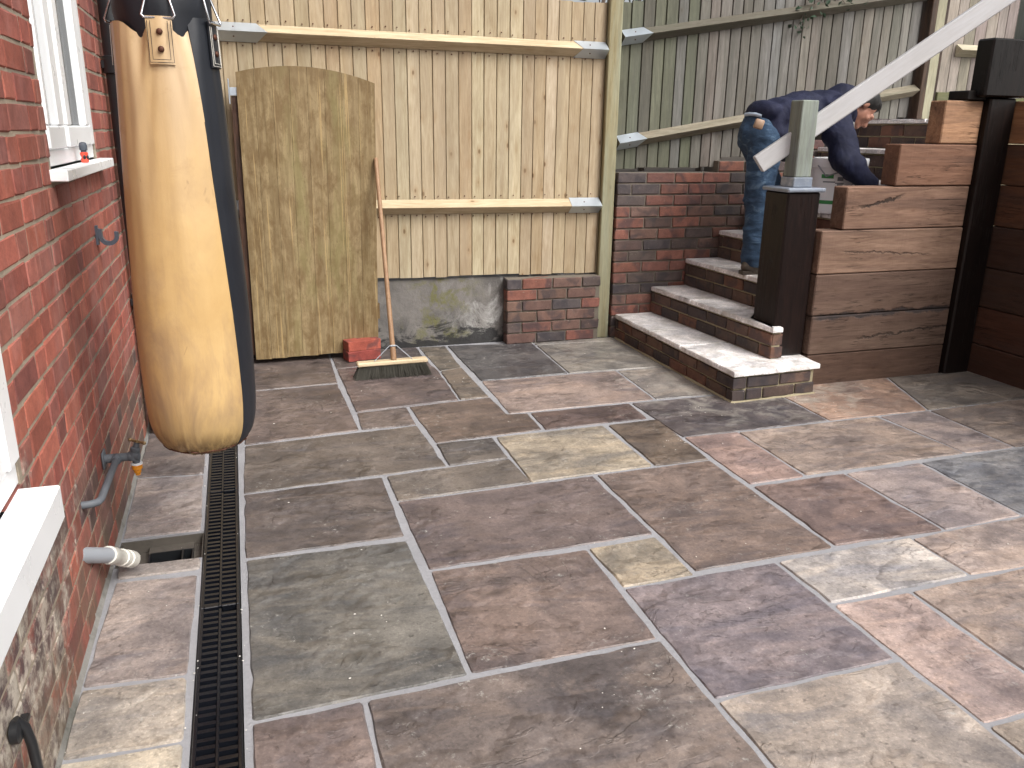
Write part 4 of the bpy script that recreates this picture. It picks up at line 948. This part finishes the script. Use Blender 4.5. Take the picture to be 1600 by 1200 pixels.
# ------------------------------------------------------------------ oak sleepers and posts
def sleeper(parent, a, b_, mat, col):
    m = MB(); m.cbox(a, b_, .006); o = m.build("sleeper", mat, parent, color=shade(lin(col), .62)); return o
def sleepers():
    zs = [-.06, .184, .421, .668, .922, 1.168, 1.406, 1.650]
    t = thing("sleeper_wall", (3.7, 4.05, 0), "stepped wall of brown oak sleepers facing the patio right of the dark newel", "sleeper wall")
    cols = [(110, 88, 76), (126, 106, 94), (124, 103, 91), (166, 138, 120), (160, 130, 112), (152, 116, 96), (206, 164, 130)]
    xs = [3.178, 3.178, 3.174, 3.176, 3.318, 3.642, 3.925]
    for i in range(7):
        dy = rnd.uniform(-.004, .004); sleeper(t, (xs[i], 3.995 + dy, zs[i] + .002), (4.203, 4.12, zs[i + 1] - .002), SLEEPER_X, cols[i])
    t = thing("sleeper_wall", (4.47, 2.0, 0), "dark shaded wall of oak sleepers running towards the camera at right edge", "sleeper wall")
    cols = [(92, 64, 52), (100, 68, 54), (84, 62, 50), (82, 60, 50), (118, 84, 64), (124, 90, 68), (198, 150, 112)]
    for i in range(7):
        dx = rnd.uniform(-.004, .004)
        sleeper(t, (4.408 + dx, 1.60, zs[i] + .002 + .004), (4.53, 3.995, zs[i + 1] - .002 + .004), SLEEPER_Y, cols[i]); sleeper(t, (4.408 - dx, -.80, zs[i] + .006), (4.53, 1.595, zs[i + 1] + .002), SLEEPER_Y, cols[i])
sleepers()
def newels():
    t = thing("newel_post", (3.055, 4.14, .18), "squat near black timber newel on the first step with slim pale post on top", "post")
    b = MB(); b.cbox((2.9465, 4.030, .181), (3.166, 4.253, 1.136), .010); b.build("timber", TARRED, t, color=(.008, .0055, .005))
    b = MB(); b.cbox((2.934, 4.014, 1.137), (3.186, 4.270, 1.160), .006); b.cbox((3.012, 4.082, 1.1605), (3.138, 4.208, 1.215), .004); b.build("post_base", BLUEGREY, t)
    b = MB(); b.cbox((3.0205, 4.0905, 1.2155), (3.1295, 4.1995, 1.632), .005); b.build("upper_post", POSTWOOD, t, color=shade(lin((140, 148, 147)), .66))
    t = thing("corner_post", (4.30, 4.05, 0), "tall black stained timber post in the corner between the two sleeper walls", "post")
    b = MB(); b.cbox((4.206, 3.955, -.03), (4.402, 4.135, 1.668), .010); b.build("post", TARRED, t, color=(.006, .005, .0047))
    t = thing("newel_post", (4.25, 4.05, 1.67), "thick black newel block standing on top of the corner post at upper right", "post")
    b = MB(); b.cbox((4.122, 3.925, 1.670), (4.46, 4.045, 1.985), .010); b.build("timber", TARRED, t, color=(.0045, .004, .0038))
    b = MB(); b.cbox((4.375, 3.945, 1.986), (4.475, 4.035, 2.75), .005); b.build("upper_post", POSTWOOD, t, color=shade(lin((140, 152, 156)), .8))
    b = MB(); b.cbox((4.058, 3.985, 1.653), (4.205, 4.13, 1.705), .005); tag(b.build("black_block", TARRED, color=(.0045, .004, .0038)), "small black timber block lying on the topmost oak sleeper", "timber block")
newels()
def handrail():
    a = Vector((2.868, 4.236, 1.279)); e = Vector((4.040, 3.86, 2.164)); d = (e - a).normalized(); e = e + d * .9
    yv = Vector((0, 0, 1)).cross(d).normalized(); up = d.cross(yv).normalized()
    if up.z < 0: up = -up
    L = (e - a).length; b = MB(); b.cbox((0, -.022, -.052), (L, .022, .052), .006)
    M = Matrix((d, yv, up)).transposed()
    me = bpy.data.meshes.new("handrail"); me.from_pydata(b.v, [], b.f)
    bm = bmesh.new(); bm.from_mesh(me); bmesh.ops.recalc_face_normals(bm, faces=bm.faces); bm.to_mesh(me); bm.free(); me.materials.append(PALEWOOD)
    o = bpy.data.objects.new("handrail", me); place(o, a); o.rotation_euler = M.to_euler(); o.color = (*shade(lin((206, 207, 210)), .82), 1)
    tag(o, "pale planed timber handrail sloping up to the right past the bending man", "handrail")
handrail()

# ------------------------------------------------------------------ old weathered fence
OLD_C = [(144, 140, 133), (137, 134, 128), (148, 144, 138), (131, 128, 121), (140, 139, 136), (145, 138, 131)]
OLD_G = [(126, 128, 110), (120, 122, 108), (130, 132, 116), (122, 120, 110)]
def old_fence():
    t = thing("old_fence", (3.8, 5.48, 1.2), "old grey green weathered close board fence with sloping rails behind the man", "fence")
    zl = lambda x: 1.372 + .165 * (x - 2.53); zu = lambda x: 2.050 + .165 * (x - 2.53)
    x = 2.535
    while x < 5.02:
        w = min(.0845 * rnd.uniform(.9, 1.1), 5.03 - x)
        if w < .03: break
        zb = 1.203 + .012 * (x - 2.53) if x < 3.34 else 1.285 if x < 3.85 else 1.285 + .165 * (x - 3.85) + .12
        g = max(0.0, 1 - (x - 2.53) / .8); c = rnd.choice(OLD_G) if rnd.random() < g else rnd.choice(OLD_C)
        o = board(t, x, w, zb, 2.275 + .165 * (x - 2.53), 5.487, OLD, shade(lin(c), .62 * rnd.uniform(.88, 1.12)), tilt=.013, gap=.0105); x += w
    for z, nm in ((zl, 0), (zu, 1)):
        b = MB(); arris_rail(b, 2.54, 5.03, z(2.54), z(5.03), 5.466, 5.402, .043); b.build("arris_rail", OLD_X, t, color=shade(lin((150, 144, 130) if nm == 0 else (106, 102, 94)), .80))
        bracket(t, 2.539, 2.70, z(2.539), z(2.70), 5.466, 5.402, .043, .045)
    b = MB(); b.cbox((5.034, 5.40, 1.45), (5.088, 5.52, 2.95), .004); b.build("post", TARRED, t, color=(.05, .045, .035))
    b = MB(); b.cbox((5.090, 5.43, 1.45), (5.196, 5.52, 2.95), .005); b.build("post", OLD, t, color=shade(lin((164, 160, 138)), .92))
    b = MB(); b.cbox((5.1965, 5.47, 1.45), (5.254, 5.52, 2.95), .004); b.build("post", TARRED, t, color=(.04, .036, .03))  # dark strip filling the gap beside the post; colour paints its shade
    t = thing("weathered_fence", (6.0, 5.48, 1.55), "pinkish grey old fence panel at upper right beyond the fence posts", "fence")
    x = 5.256
    while x < 7.0:
        w = .098 * rnd.uniform(.9, 1.1); board(t, x, w, 1.78, 2.95, 5.487, OLD, shade(lin(rnd.choice([(166, 156, 148), (158, 146, 142), (150, 142, 130)])), .92), tilt=.012); x += w
    b = MB(); arris_rail(b, 5.375, 7.0, 2.085, 2.09, 5.466, 5.40, .045); b.build("arris_rail", OLD_X, t, color=shade(lin((188, 184, 166)), .92))
    for z in (1.56, 1.672):
        b = MB(); b.cbox((5.256, 5.455, z), (7.0, 5.49, z + .106), .004); b.build("gravel_board", OLD_X, t, color=shade(lin((118, 120, 88)), .9))
old_fence()

# ------------------------------------------------------------------ planting behind the fences
def leaf_quads(b, c, n, spread, size, r2):
    for i in range(n):
        p = Vector((c[0] + r2.gauss(0, spread[0]), c[1] + r2.gauss(0, spread[1]), c[2] + r2.gauss(0, spread[2])))
        d = Vector((r2.uniform(-1, 1), r2.uniform(-1, 1), r2.uniform(-.8, .5))).normalized(); w = d.cross(Vector((r2.uniform(-1, 1), r2.uniform(-1, 1), r2.uniform(-1, 1)))).normalized(); s = size * r2.uniform(.6, 1.3); up = d.cross(w) * s * .12
        b.add([p, p + d * s * .5 + w * s * .33 + up, p + d * s, p + d * s * .5 - w * s * .33 + up], [(0, 1, 2, 3)])
def planting():
    r2 = random.Random(21); t = thing("hedge", (4.0, 6.3, 1.1), "dark evergreen hedge showing over the tops of the fences", "hedge")
    b = MB()
    for i in range(34): leaf_quads(b, (r2.uniform(-1.2, 7.5), r2.uniform(5.95, 6.6), r2.uniform(1.6, 3.0)), 150, (.25, .16, .25), .09, r2)
    tag(b.build("foliage", LEAF, t), kind='stuff')
    b = MB()
    for i in range(16):
        x = -1 + i * .52; b.tube([(x, 6.3, .9), (x + r2.uniform(-.1, .1), 6.3, 1.9), (x + r2.uniform(-.3, .3), 6.25, 3.0)], [.03, .02, .008], 6)
    for i in range(60):
        x = r2.uniform(2.5, 4.6); b.tube([(x, 5.9, 2.1), (x + r2.uniform(-.2, .2), 5.62, 2.36), (x + r2.uniform(-.35, .35), r2.uniform(5.45, 5.62), r2.uniform(2.32, 2.6))], [.006, .004, .002], 5)
    b.build("branches", TWIG, t)
    t = thing("ivy_sprig", (4.05, 5.43, 2.3), "trailing ivy sprig hanging over the upper rail of the old fence", "ivy")
    b = MB(); b.tube([(4.1, 5.60, 2.62), (4.12, 5.46, 2.56), (4.08, 5.40, 2.42), (4.00, 5.40, 2.33), (3.93, 5.42, 2.27), (3.90, 5.44, 2.18)], [.005, .005, .004, .003, .002, .0015], 6); b.tube([(4.08, 5.40, 2.42), (4.2, 5.40, 2.39), (4.28, 5.42, 2.34)], [.004, .003, .0015], 6); b.build("stem", TWIG, t)
    b = MB()
    for c, n in (((4.10, 5.42, 2.46), 26), ((4.02, 5.39, 2.35), 18), ((3.93, 5.41, 2.25), 16), ((3.90, 5.43, 2.17), 6), ((4.24, 5.40, 2.37), 12)): leaf_quads(b, c, n, (.05, .02, .045), .042, r2)
    tag(b.build("leaves", LEAF, t), kind='stuff')
planting()

# ------------------------------------------------------------------ punch bag
def punch_bag():
    A = Vector((-.148, 2.58, 0)); cdir = Vector((.148, -2.58, 0)).normalized(); rdir = Vector((-cdir.y, cdir.x, 0))
    t = thing("punch_bag", (A.x, A.y, 1.2), "large worn tan punch bag with black back panel hanging beside the house wall", "punch bag")
    prof = [(.492, .015), (.4955, .055), (.502, .085), (.511, .106), (.524, .122), (.544, .1365), (.572, .1475), (.606, .1540), (.65, .1575), (.80, .1600), (.95, .1590), (1.10, .1530), (1.25, .1470), (1.42, .1395), (1.60, .1310), (1.72, .1270), (1.80, .1250)]
    def rad(z):
        for (z0, r0), (z1, r1) in zip(prof[:-1], prof[1:]):
            if z <= z1: return r0 + (r1 - r0) * (z - z0) / (z1 - z0)
        return prof[-1][1]
    seam = lambda z: math.radians(46 if z < .7 else 46 - (z - .7) / .9 * 15)
    strap_phi = math.radians(-5)
    def folds(phi, z, top):
        d = max(0.0, top - z); q = phi - strap_phi; r = 0
        r += .010 * math.exp(-d / .09) * math.cos(4.4 * q) * math.exp(-(q / 1.0) ** 2)                       # pulled up by the strap tab
        r += .0030 * math.exp(-d / .30) * math.sin(8 * q * (1 + .25 * d) + 1.3) + .0012 * math.exp(-d / .4) * math.sin(19 * q + d * 3) + .004 * math.exp(-d / .25) * mnoise.noise(Vector((q * 4, d * 3, 2)))
        r -= .012 * math.exp(-((abs(q) - .44) / .17) ** 2) * math.exp(-d / .05); r += .007 * math.exp(-((abs(q) - .24 - d * 1.5) / .10) ** 2) * math.exp(-d / .16) - .004 * math.exp(-((abs(q) - .10 - d * 1.1) / .08) ** 2) * math.exp(-d / .22)
        e = max(0.0, z - .51); r += math.exp(-e / .045) * (.0060 * mnoise.noise(Vector((phi * 9, 3, e * 4))) + .0042 * mnoise.noise(Vector((phi * 21, 7, e * 3)))); r += .0025 * math.exp(-e / .12) * mnoise.noise(Vector((phi * 6, 11, e * 2)))
        r += .0016 * mnoise.noise(Vector((phi * 2.2, z * 5, 0)))
        return r
    P = lambda phi, z, k=0.0: A + (cdir * math.cos(phi) + rdir * math.sin(phi)) * max(.004, rad(z) + k) + Vector((0, 0, z))
    zs = [.492, .4935, .4955, .4985, .502, .507, .512, .518, .5245, .531, .537, .55, .565, .58, .60, .63, .66, .70] + [.70 + i * .04 for i in range(1, 20)]
    def top_edge(phi): q = phi - strap_phi; return 1.708 - .034 * math.exp(-((abs(q) - .42) / .30) ** 2)
    def panel(name, fa, fb, n, mat, tope, k):
        v = []; f = []; Z = [z for z in zs if z < 1.45]; ex = 9
        rows = len(Z) + ex
        for j in range(rows):
            for i in range(n + 1):
                u = i / n; z = Z[j] if j < len(Z) else None
                if z is None:
                    ph0 = fa(1.6) + (fb(1.6) - fa(1.6)) * u; te = tope(ph0); z = Z[-1] + (te - Z[-1]) * (j - len(Z) + 1) / ex
                ph = fa(z) + (fb(z) - fa(z)) * u
                kk = k + folds(ph, z, tope(ph)) if z > .5 else k + folds(ph, z, 9) * (rad(z) / .13)
                v.append(P(ph, z, kk))
        for j in range(rows - 1):
            for i in range(n): a = j * (n + 1) + i; f.append((a, a + 1, a + n + 2, a + n + 1))
        return mesh_obj(name, v, f, mat, t, (A.x, A.y, 1.2), None, 60)
    panel("tan_panel", lambda z: math.radians(-128), seam, 90, TAN, top_edge, .0006)
    panel("black_panel", seam, lambda z: math.radians(232), 60, BLACKMAT, lambda p: 1.72, .0)
    b = MB(); b.tube([P(2 * math.pi * i / 48, .522 + .003 * math.sin(i * 1.7), .0025 + .002 * math.sin(i * 2.9)) for i in range(49)], .0022, 6); b.build("bottom_seam", RUST, t, sm=60)
    b = MB(); b.tube([P(seam(z), z, .001 + folds(seam(z), z, 1.7)) for z in zs if z > .5], .0018, 6); b.build("side_seam", BLACKMAT, t, sm=60)
    v = []; f = []; n = 64; rows = [(1.56, -.030), (1.62, -.024), (1.68, -.014), (1.73, -.004), (1.78, -.001), (1.82, -.006), (1.85, -.03), (1.862, -.075), (1.865, -.122)]
    for z, k in rows:
        for i in range(n): ph = 2 * math.pi * i / n; v.append(P(ph, z, k + .003 * math.sin(9 * ph + z * 30) * (1 if z > 1.6 else 0)))
    for j in range(len(rows) - 1):
        for i in range(n): f.append((j * n + i, j * n + (i + 1) % n, (j + 1) * n + (i + 1) % n, (j + 1) * n + i))
    mesh_obj("black_cuff", v, f, BLACKMAT, t, (A.x, A.y, 1.2), None, 60)
    def strap(phi, mat, lo=1.600, hi=1.715):
        c = MB(); w = .030; rows = 8; cols = 6; vv = []
        for k in (.0015, .0055):
            for j in range(rows + 1):
                for i in range(cols + 1):
                    z = lo + (hi - lo) * j / rows; ph = phi + (i / cols - .5) * 2 * w / .134
                    top_bulge = folds(ph, min(z, 1.69), 1.70) if mat is TAN else 0
                    vv.append(P(ph, z, k + max(top_bulge, 0) + .0015))
        m = (rows + 1) * (cols + 1); ff = []
        for j in range(rows):
            for i in range(cols):
                a = j * (cols + 1) + i; ff += [(a, a + 1, a + cols + 2, a + cols + 1), (m + a, m + a + cols + 1, m + a + cols + 2, m + a + 1)]
        for j in range(rows):
            for i in (0, cols): a = j * (cols + 1) + i; ff.append((a, a + cols + 1, m + a + cols + 1, m + a))
        for i in range(cols):
            for j in (0, rows): a = j * (cols + 1) + i; ff.append((a, a + 1, m + a + 1, m + a))
        s = mesh_obj("strap_tab", vv, ff, mat, t, (A.x, A.y, 1.2), None, 60)
        q = MB(); off = .0092 + (.010 if mat is TAN else 0)
        def pt(u, z): return P(phi + u / .134, z, off)
        for m_ in (.004, .011):
            pa = [pt(-w + m_, hi - .012), pt(-w + m_, (lo + hi) / 2), pt(-w + m_, lo + m_), pt(0, lo + m_), pt(w - m_, lo + m_), pt(w - m_, (lo + hi) / 2), pt(w - m_, hi - .012)]
            q.tube(pa, .0009, 5, False)
        q.build("stitching", BLACKP if mat is TAN else CREAMP, s)
        for z in (lo + .036, lo + .078):
            q = MB(); p = pt(0, z); nrm = (cdir * math.cos(phi) + rdir * math.sin(phi)); q.lathe(p - nrm * .003, nrm, [(.008, 0), (.008, .003), (.006, .0055), (.002, .0065)], 12); q.build("rivet", RUST, s, sm=50)
        tang = (rdir * math.cos(phi) - cdir * math.sin(phi)); nrm = (cdir * math.cos(phi) + rdir * math.sin(phi)); o = A + nrm * (rad(hi) + .012) + Vector((0, 0, hi - .004))
        q = MB(); ap = o - nrm * .03 + Vector((0, 0, .105)); q.tube([o - tang * .034, o + tang * .034, o + tang * .040 + Vector((0, 0, .006)), ap + tang * .012, ap + Vector((0, 0, .012)), ap - tang * .012, o - tang * .040 + Vector((0, 0, .006)), o - tang * .034], .0034, 8); q.build("ring", CHROME, t, sm=60)
        q = MB(); hub = Vector((A.x, A.y, 2.16)); n_ = 11
        for k in range(n_):
            a_, b_ = (ap + Vector((0, 0, .008))).lerp(hub, k / n_), (ap + Vector((0, 0, .008))).lerp(hub, (k + 1.15) / n_); d_ = (b_ - a_); sd_ = d_.cross(tang if k % 2 else nrm).normalized() * .008
            q.tube([a_, a_ + d_ * .2 + sd_, a_ + d_ * .8 + sd_, b_, a_ + d_ * .8 - sd_, a_ + d_ * .2 - sd_, a_], .0026, 6)
        q.build("chain", CHROME, t, sm=60)
    strap(strap_phi, TAN); strap(math.radians(66), BLACKMAT); strap(math.radians(160), BLACKMAT); strap(math.radians(250), BLACKMAT)
    b = MB(); b.cbox((-.4965, 2.555, 2.24), (-.10, 2.605, 2.29), .004); b.cbox((-.5095, 2.53, 2.10), (-.497, 2.63, 2.42), .003); b.tube([(-.148, 2.58, 2.235), (-.148, 2.58, 2.15)], .012, 10)
    tag(b.build("bag_bracket", BLACKP), "black steel wall bracket that carries the punch bag chains", "bracket")
punch_bag()

# ------------------------------------------------------------------ bucket
def bucket():
    c = Vector((3.715, 4.60, .963)); H = .345
    t = thing("bucket", c, "big white plastic bucket with green print that the bending man reaches into", "bucket")
    rb, rt = .152, .178; R = lambda h: rb + (rt - rb) * h / H
    b = MB(); prof = [(rb - .008, 0), (rb, .006)] + [(R(h), h) for h in (.1, .2, .285)] + [(R(.29) + .008, .289), (R(.30) + .010, .300), (R(.335) + .010, .335), (R(.345) + .006, .345), (R(.345) - .004, .343), (R(.30) - .006, .29), (R(.1) - .006, .10), (.01, .10)]
    b.lathe(c, (0, 0, 1), prof, 48); b.build("body", BUCKET, t, sm=30)
    def patch(name, a0, a1, h0, h1, mat, k=.0012):
        n = max(2, int(abs(a1 - a0) / 6)); v = []; f = []
        for i in range(n + 1):
            a = math.radians(a0 + (a1 - a0) * i / n)
            for h in (h0, h1): v.append(c + Vector((math.sin(a) * (R(h) + k), -math.cos(a) * (R(h) + k), h)))
        for i in range(n): f.append((2 * i, 2 * i + 2, 2 * i + 3, 2 * i + 1))
        return mesh_obj(name, v, f, mat, t)
    patch("green_band", -130, 130, .062, .085, GREEN)
    patch("green_logo", -70, -44, .222, .246, GREEN); patch("print_panel", -66, -40, .196, .204, PRINT)
    for h in (.208, .165, .112): patch("print_panel", -36, -24, h, h + .024, PRINT)
    for h in (.190, .150, .096): patch("print_panel", -40, -22, h, h + .007, PRINT)
    b = MB(); P = lambda a, h: c + Vector((math.sin(math.radians(a)) * (R(h) + .002), -math.cos(math.radians(a)) * (R(h) + .002), h))
    b.tube([P(-14, .165), P(6, .205), P(26, .165), P(6, .125), P(-14, .165)], .0022, 6); b.build("diamond_print", INK, t)
    b = MB(); b.tube([P(-78, .30) + Vector((-.010, -.004, 0)), P(-62, .235) + Vector((0, -.010, 0)), P(-30, .268) + Vector((0, -.010, 0)), P(0, .288) + Vector((0, -.012, 0))], .0045, 8); b.build("handle", GREYP, t, sm=60)
bucket()

# ------------------------------------------------------------------ man bending over the bucket
def crumple(o, size, amount, kind='CLOUDS'):
    t = bpy.data.textures.new(o.name + "_folds", kind); t.noise_scale = size
    if kind == 'CLOUDS': t.noise_depth = 2
    else: t.wood_type = 'BANDNOISE'; t.noise_basis_2 = 'SIN'; t.turbulence = 5.0
    m = o.modifiers.new("folds", 'DISPLACE'); m.texture = t; m.strength = amount; m.mid_level = .5; m.texture_coords = 'LOCAL'
def man():
    lab = "man in navy hooded jacket and blue jeans bending over a white bucket on the steps"
    # head frame: crown points right and a little up, face looks down at the bucket
    HC = Vector((3.985, 4.77, 1.632)); u = Vector((.86, -.02, .48)).normalized(); fw = Vector((.48, -.14, -.86)); fw = (fw - u * fw.dot(u)).normalized(); sd = fw.cross(u).normalized()
    HM = Matrix((sd, fw, u)).transposed()
    H = lambda s, f, h: HC + sd * s + fw * f + u * h
    b = MB()
    b.ball(H(0, -.012, .030), (.078, .098, .092), HM); b.ball(H(0, .030, -.030), (.064, .070, .085), HM); b.ball(H(0, .055, -.085), (.040, .042, .036), HM)     # cranium, face, jaw
    b.ball(H(0, .090, .012), (.055, .022, .022), HM); b.limb(H(0, .096, .000), H(0, .122, -.034), .012, .017); b.ball(H(0, .100, -.062), (.026, .016, .010), HM); b.ball(H(0, .098, -.090), (.022, .018, .016), HM)  # brow, nose, lips, chin
    for s in (-1, 1): b.ball(H(s * .076, -.012, -.012), (.012, .022, .034), HM); b.ball(H(s * .042, .075, -.030), (.022, .022, .020), HM)
    b.limb(H(0, -.035, -.07), (3.80, 4.77, 1.63), .056, .066)                                                                # neck
    b.limb((3.32, 4.78, 1.54), (3.60, 4.78, 1.56), .08, .09); b.limb((3.60, 4.78, 1.56), (3.78, 4.78, 1.58), .09, .08)
    L = dict(hip=(3.225, 4.70, 1.42), knee=(3.202, 4.685, 1.03), ank=(3.212, 4.68, .64)); F = dict(hip=(3.25, 4.88, 1.42), knee=(3.44, 4.94, 1.16), ank=(3.50, 4.94, .84))
    for q in (L, F): b.limb(q['hip'], q['knee'], .082, .056); b.limb(q['knee'], q['ank'], .054, .042)
    b.limb((3.23, 4.74, 1.46), (3.23, 4.84, 1.46), .10, .10)
    arms = [((3.640, 4.59, 1.555), (3.590, 4.385, 1.295), (3.760, 4.345, 1.150)), ((3.70, 4.96, 1.555), (3.60, 5.02, 1.36), (3.590, 4.84, 1.365))]
    for s, e, w in arms: b.limb(s, e, .050, .042); b.limb(e, w, .040, .028)
    # hands: far hand holds the rim, near hand reaches down behind the sleeper
    def hand(w, d, palm_n, curl):
        w = Vector(w); d = Vector(d).normalized(); n = Vector(palm_n); n = (n - d * n.dot(d)).normalized(); s = d.cross(n)
        for k in (-.026, -.009, .009, .026): b.limb(w, w + d * .085 + s * k, .017, .013)
        for k, l in ((-.030, .060), (-.010, .075), (.010, .078), (.030, .068)):
            a = w + d * .085 + s * k; m = a + (d * .8 + n * curl * .6).normalized() * l * .55; e = m + (d * .35 + n * curl).normalized() * l * .55; b.limb(a, m, .0105, .0095, 8); b.limb(m, e, .0095, .0078, 8)
        a = w + d * .028 - s * .024; m = a + (d * .6 - s * .9 + n * .4).normalized() * .045; b.limb(a, m, .0135, .011, 8); b.limb(m, m + (d * .9 - s * .2 + n * .5).normalized() * .034, .0105, .008, 8)
    hand(arms[0][2], (.85, .2, -.45), (-.5, .3, -.8), .8); hand(arms[1][2], (-.05, -.75, -.42), (.55, .1, -.75), 1.0)
    o = mesh_obj("person", b.v, b.f, SKIN, None, (3.25, 4.75, .565)); remesh(o, .0075, 3); tag(o, lab, "person")
    # jeans
    b = MB()
    b.ball((3.218, 4.785, 1.448), (.112, .168, .145)); b.limb((3.225, 4.705, 1.42), (3.204, 4.69, 1.04), .108, .087); b.limb((3.204, 4.69, 1.04), (3.206, 4.685, .66), .085, .074)
    b.limb((3.25, 4.88, 1.42), (3.44, 4.94, 1.15), .105, .086); b.limb((3.44, 4.94, 1.15), (3.50, 4.94, .86), .084, .074)
    for k, (z, r) in enumerate(((.63, .079), (.675, .080), (.73, .078))): b.ball((3.206 + .004 * (-1) ** k, 4.685, z), (r, r * .95, .024))
    for k, (z, dx) in enumerate(((.98, .010), (1.06, -.012), (1.12, .008), (.88, -.008))): b.ball((3.205 + dx, 4.69, z), (.092, .088, .022), Matrix.Rotation(.35 * (-1) ** k, 3, 'Y'))
    j = mesh_obj("jeans", b.v, b.f, DENIM, o); remesh(j, .011, 3); crumple(j, .08, .012); crumple(j, .09, .010, 'WOOD')
    b = MB(); b.cbox((3.080, 4.600, 1.478), (3.135, 4.640, 1.535), .006, Matrix.Rotation(math.radians(-24), 3, 'Z') @ Matrix.Rotation(.28, 3, 'Y')); p = b.build("wallet", m_plain("tan_wallet_leather", (.34, .225, .15), .5), o, sm=60)
    b = MB(); b.tube([(3.172, 4.690, 1.556), (3.150, 4.730, 1.566), (3.144, 4.785, 1.569), (3.150, 4.84, 1.566)], .012, 8); b.build("shirt_hem", m_plain("pale_blue_shirt", (.42, .50, .60), .8), o, sm=60)
    # jacket
    b = MB()
    Rz = Matrix.Rotation(-.12, 3, 'Y')
    b.ball((3.355, 4.78, 1.530), (.175, .195, .155), Rz); b.ball((3.50, 4.78, 1.560), (.22, .20, .158), Rz); b.ball((3.66, 4.78, 1.585), (.20, .20, .138), Rz); b.limb((3.70, 4.64, 1.59), (3.70, 4.92, 1.59), .105, .105)
    b.limb((3.315, 4.70, 1.455), (3.34, 4.86, 1.48), .125, .125); b.ball((3.235, 4.785, 1.585), (.085, .165, .075), Matrix.Rotation(-.5, 3, 'Y'))
    for a_ in arms:
        s, e, w = map(Vector, a_); b.limb(s, e, .098, .086); b.limb(e, w, .084, .066)
        b.ball(e, (.088, .082, .08)); b.ball(s.lerp(e, .5), (.100, .092, .026), Matrix.Rotation(.5, 3, 'Y')); b.ball(s.lerp(e, .85), (.096, .09, .022), Matrix.Rotation(-.4, 3, 'Y')); b.ball(e.lerp(w, .4), (.03, .08, .088), Matrix.Rotation(.5, 3, 'Y')); b.ball(w, (.066, .064, .06))
    b.ball((3.80, 4.78, 1.705), (.095, .115, .055), Matrix.Rotation(.1, 3, 'Y')); b.ball((3.86, 4.78, 1.68), (.05, .105, .075)); b.ball((3.87, 4.78, 1.565), (.050, .095, .085))
    for k in range(5): b.ball((3.30 + k * .085, 4.655 - .006 * (k % 2), 1.53 + .012 * k), (.020, .075, .12), Matrix.Rotation(.35 + .25 * (k % 3), 3, 'Y'))
    k = mesh_obj("jacket", b.v, b.f, NAVY, o); remesh(k, .012, 3); crumple(k, .12, .020); crumple(k, .16, .020, 'WOOD'); crumple(k, .05, .005)
    # hair, boots, drawstrings
    b = MB(); b.ball(H(0, -.020, .040), (.086, .098, .094), HM, 20, 14); b.ball(H(0, .030, .085), (.060, .060, .045), HM)
    for s in (-1, 1): b.ball(H(s * .070, -.035, .005), (.020, .050, .055), HM)
    h = mesh_obj("hair", b.v, b.f, HAIR, o); remesh(h, .007, 2)
    for q in (L, F):
        ax, ay, az = q['ank']; gz = az - .075; b = MB()
        b.limb((ax - .02, ay, az - .03), (ax + .02, ay, az + .02), .058, .058); b.ball((ax - .035, ay, gz + .048), (.058, .047, .050)); b.limb((ax + .02, ay, gz + .050), (ax + .13, ay - .01, gz + .036), .050, .040); b.ball((ax + .155, ay - .012, gz + .036), (.055, .050, .036))
        m = mesh_obj("boot", b.v, b.f, BOOT, o); remesh(m, .008, 3)
        b = MB(); out = [(ax - .095, ay - .030), (ax - .06, ay - .046), (ax + .05, ay - .043), (ax + .14, ay - .062), (ax + .20, ay - .040), (ax + .215, ay - .010), (ax + .19, ay + .030), (ax + .12, ay + .045), (ax + .03, ay + .036), (ax - .06, ay + .044), (ax - .095, ay + .026)]
        b.prism(out, 'z', gz - .001, gz + .022); b.build("boot_sole", BOOT, m, color=None)
    b = MB(); b.tube([(3.835, 4.68, 1.53), (3.842, 4.665, 1.40), (3.835, 4.655, 1.285)], .0055, 8); b.tube([(3.868, 4.69, 1.53), (3.876, 4.67, 1.38), (3.874, 4.66, 1.270)], .0055, 8); b.build("drawstring", m_plain("pale_cord", (.60, .58, .52), .8), o, sm=60)
man()
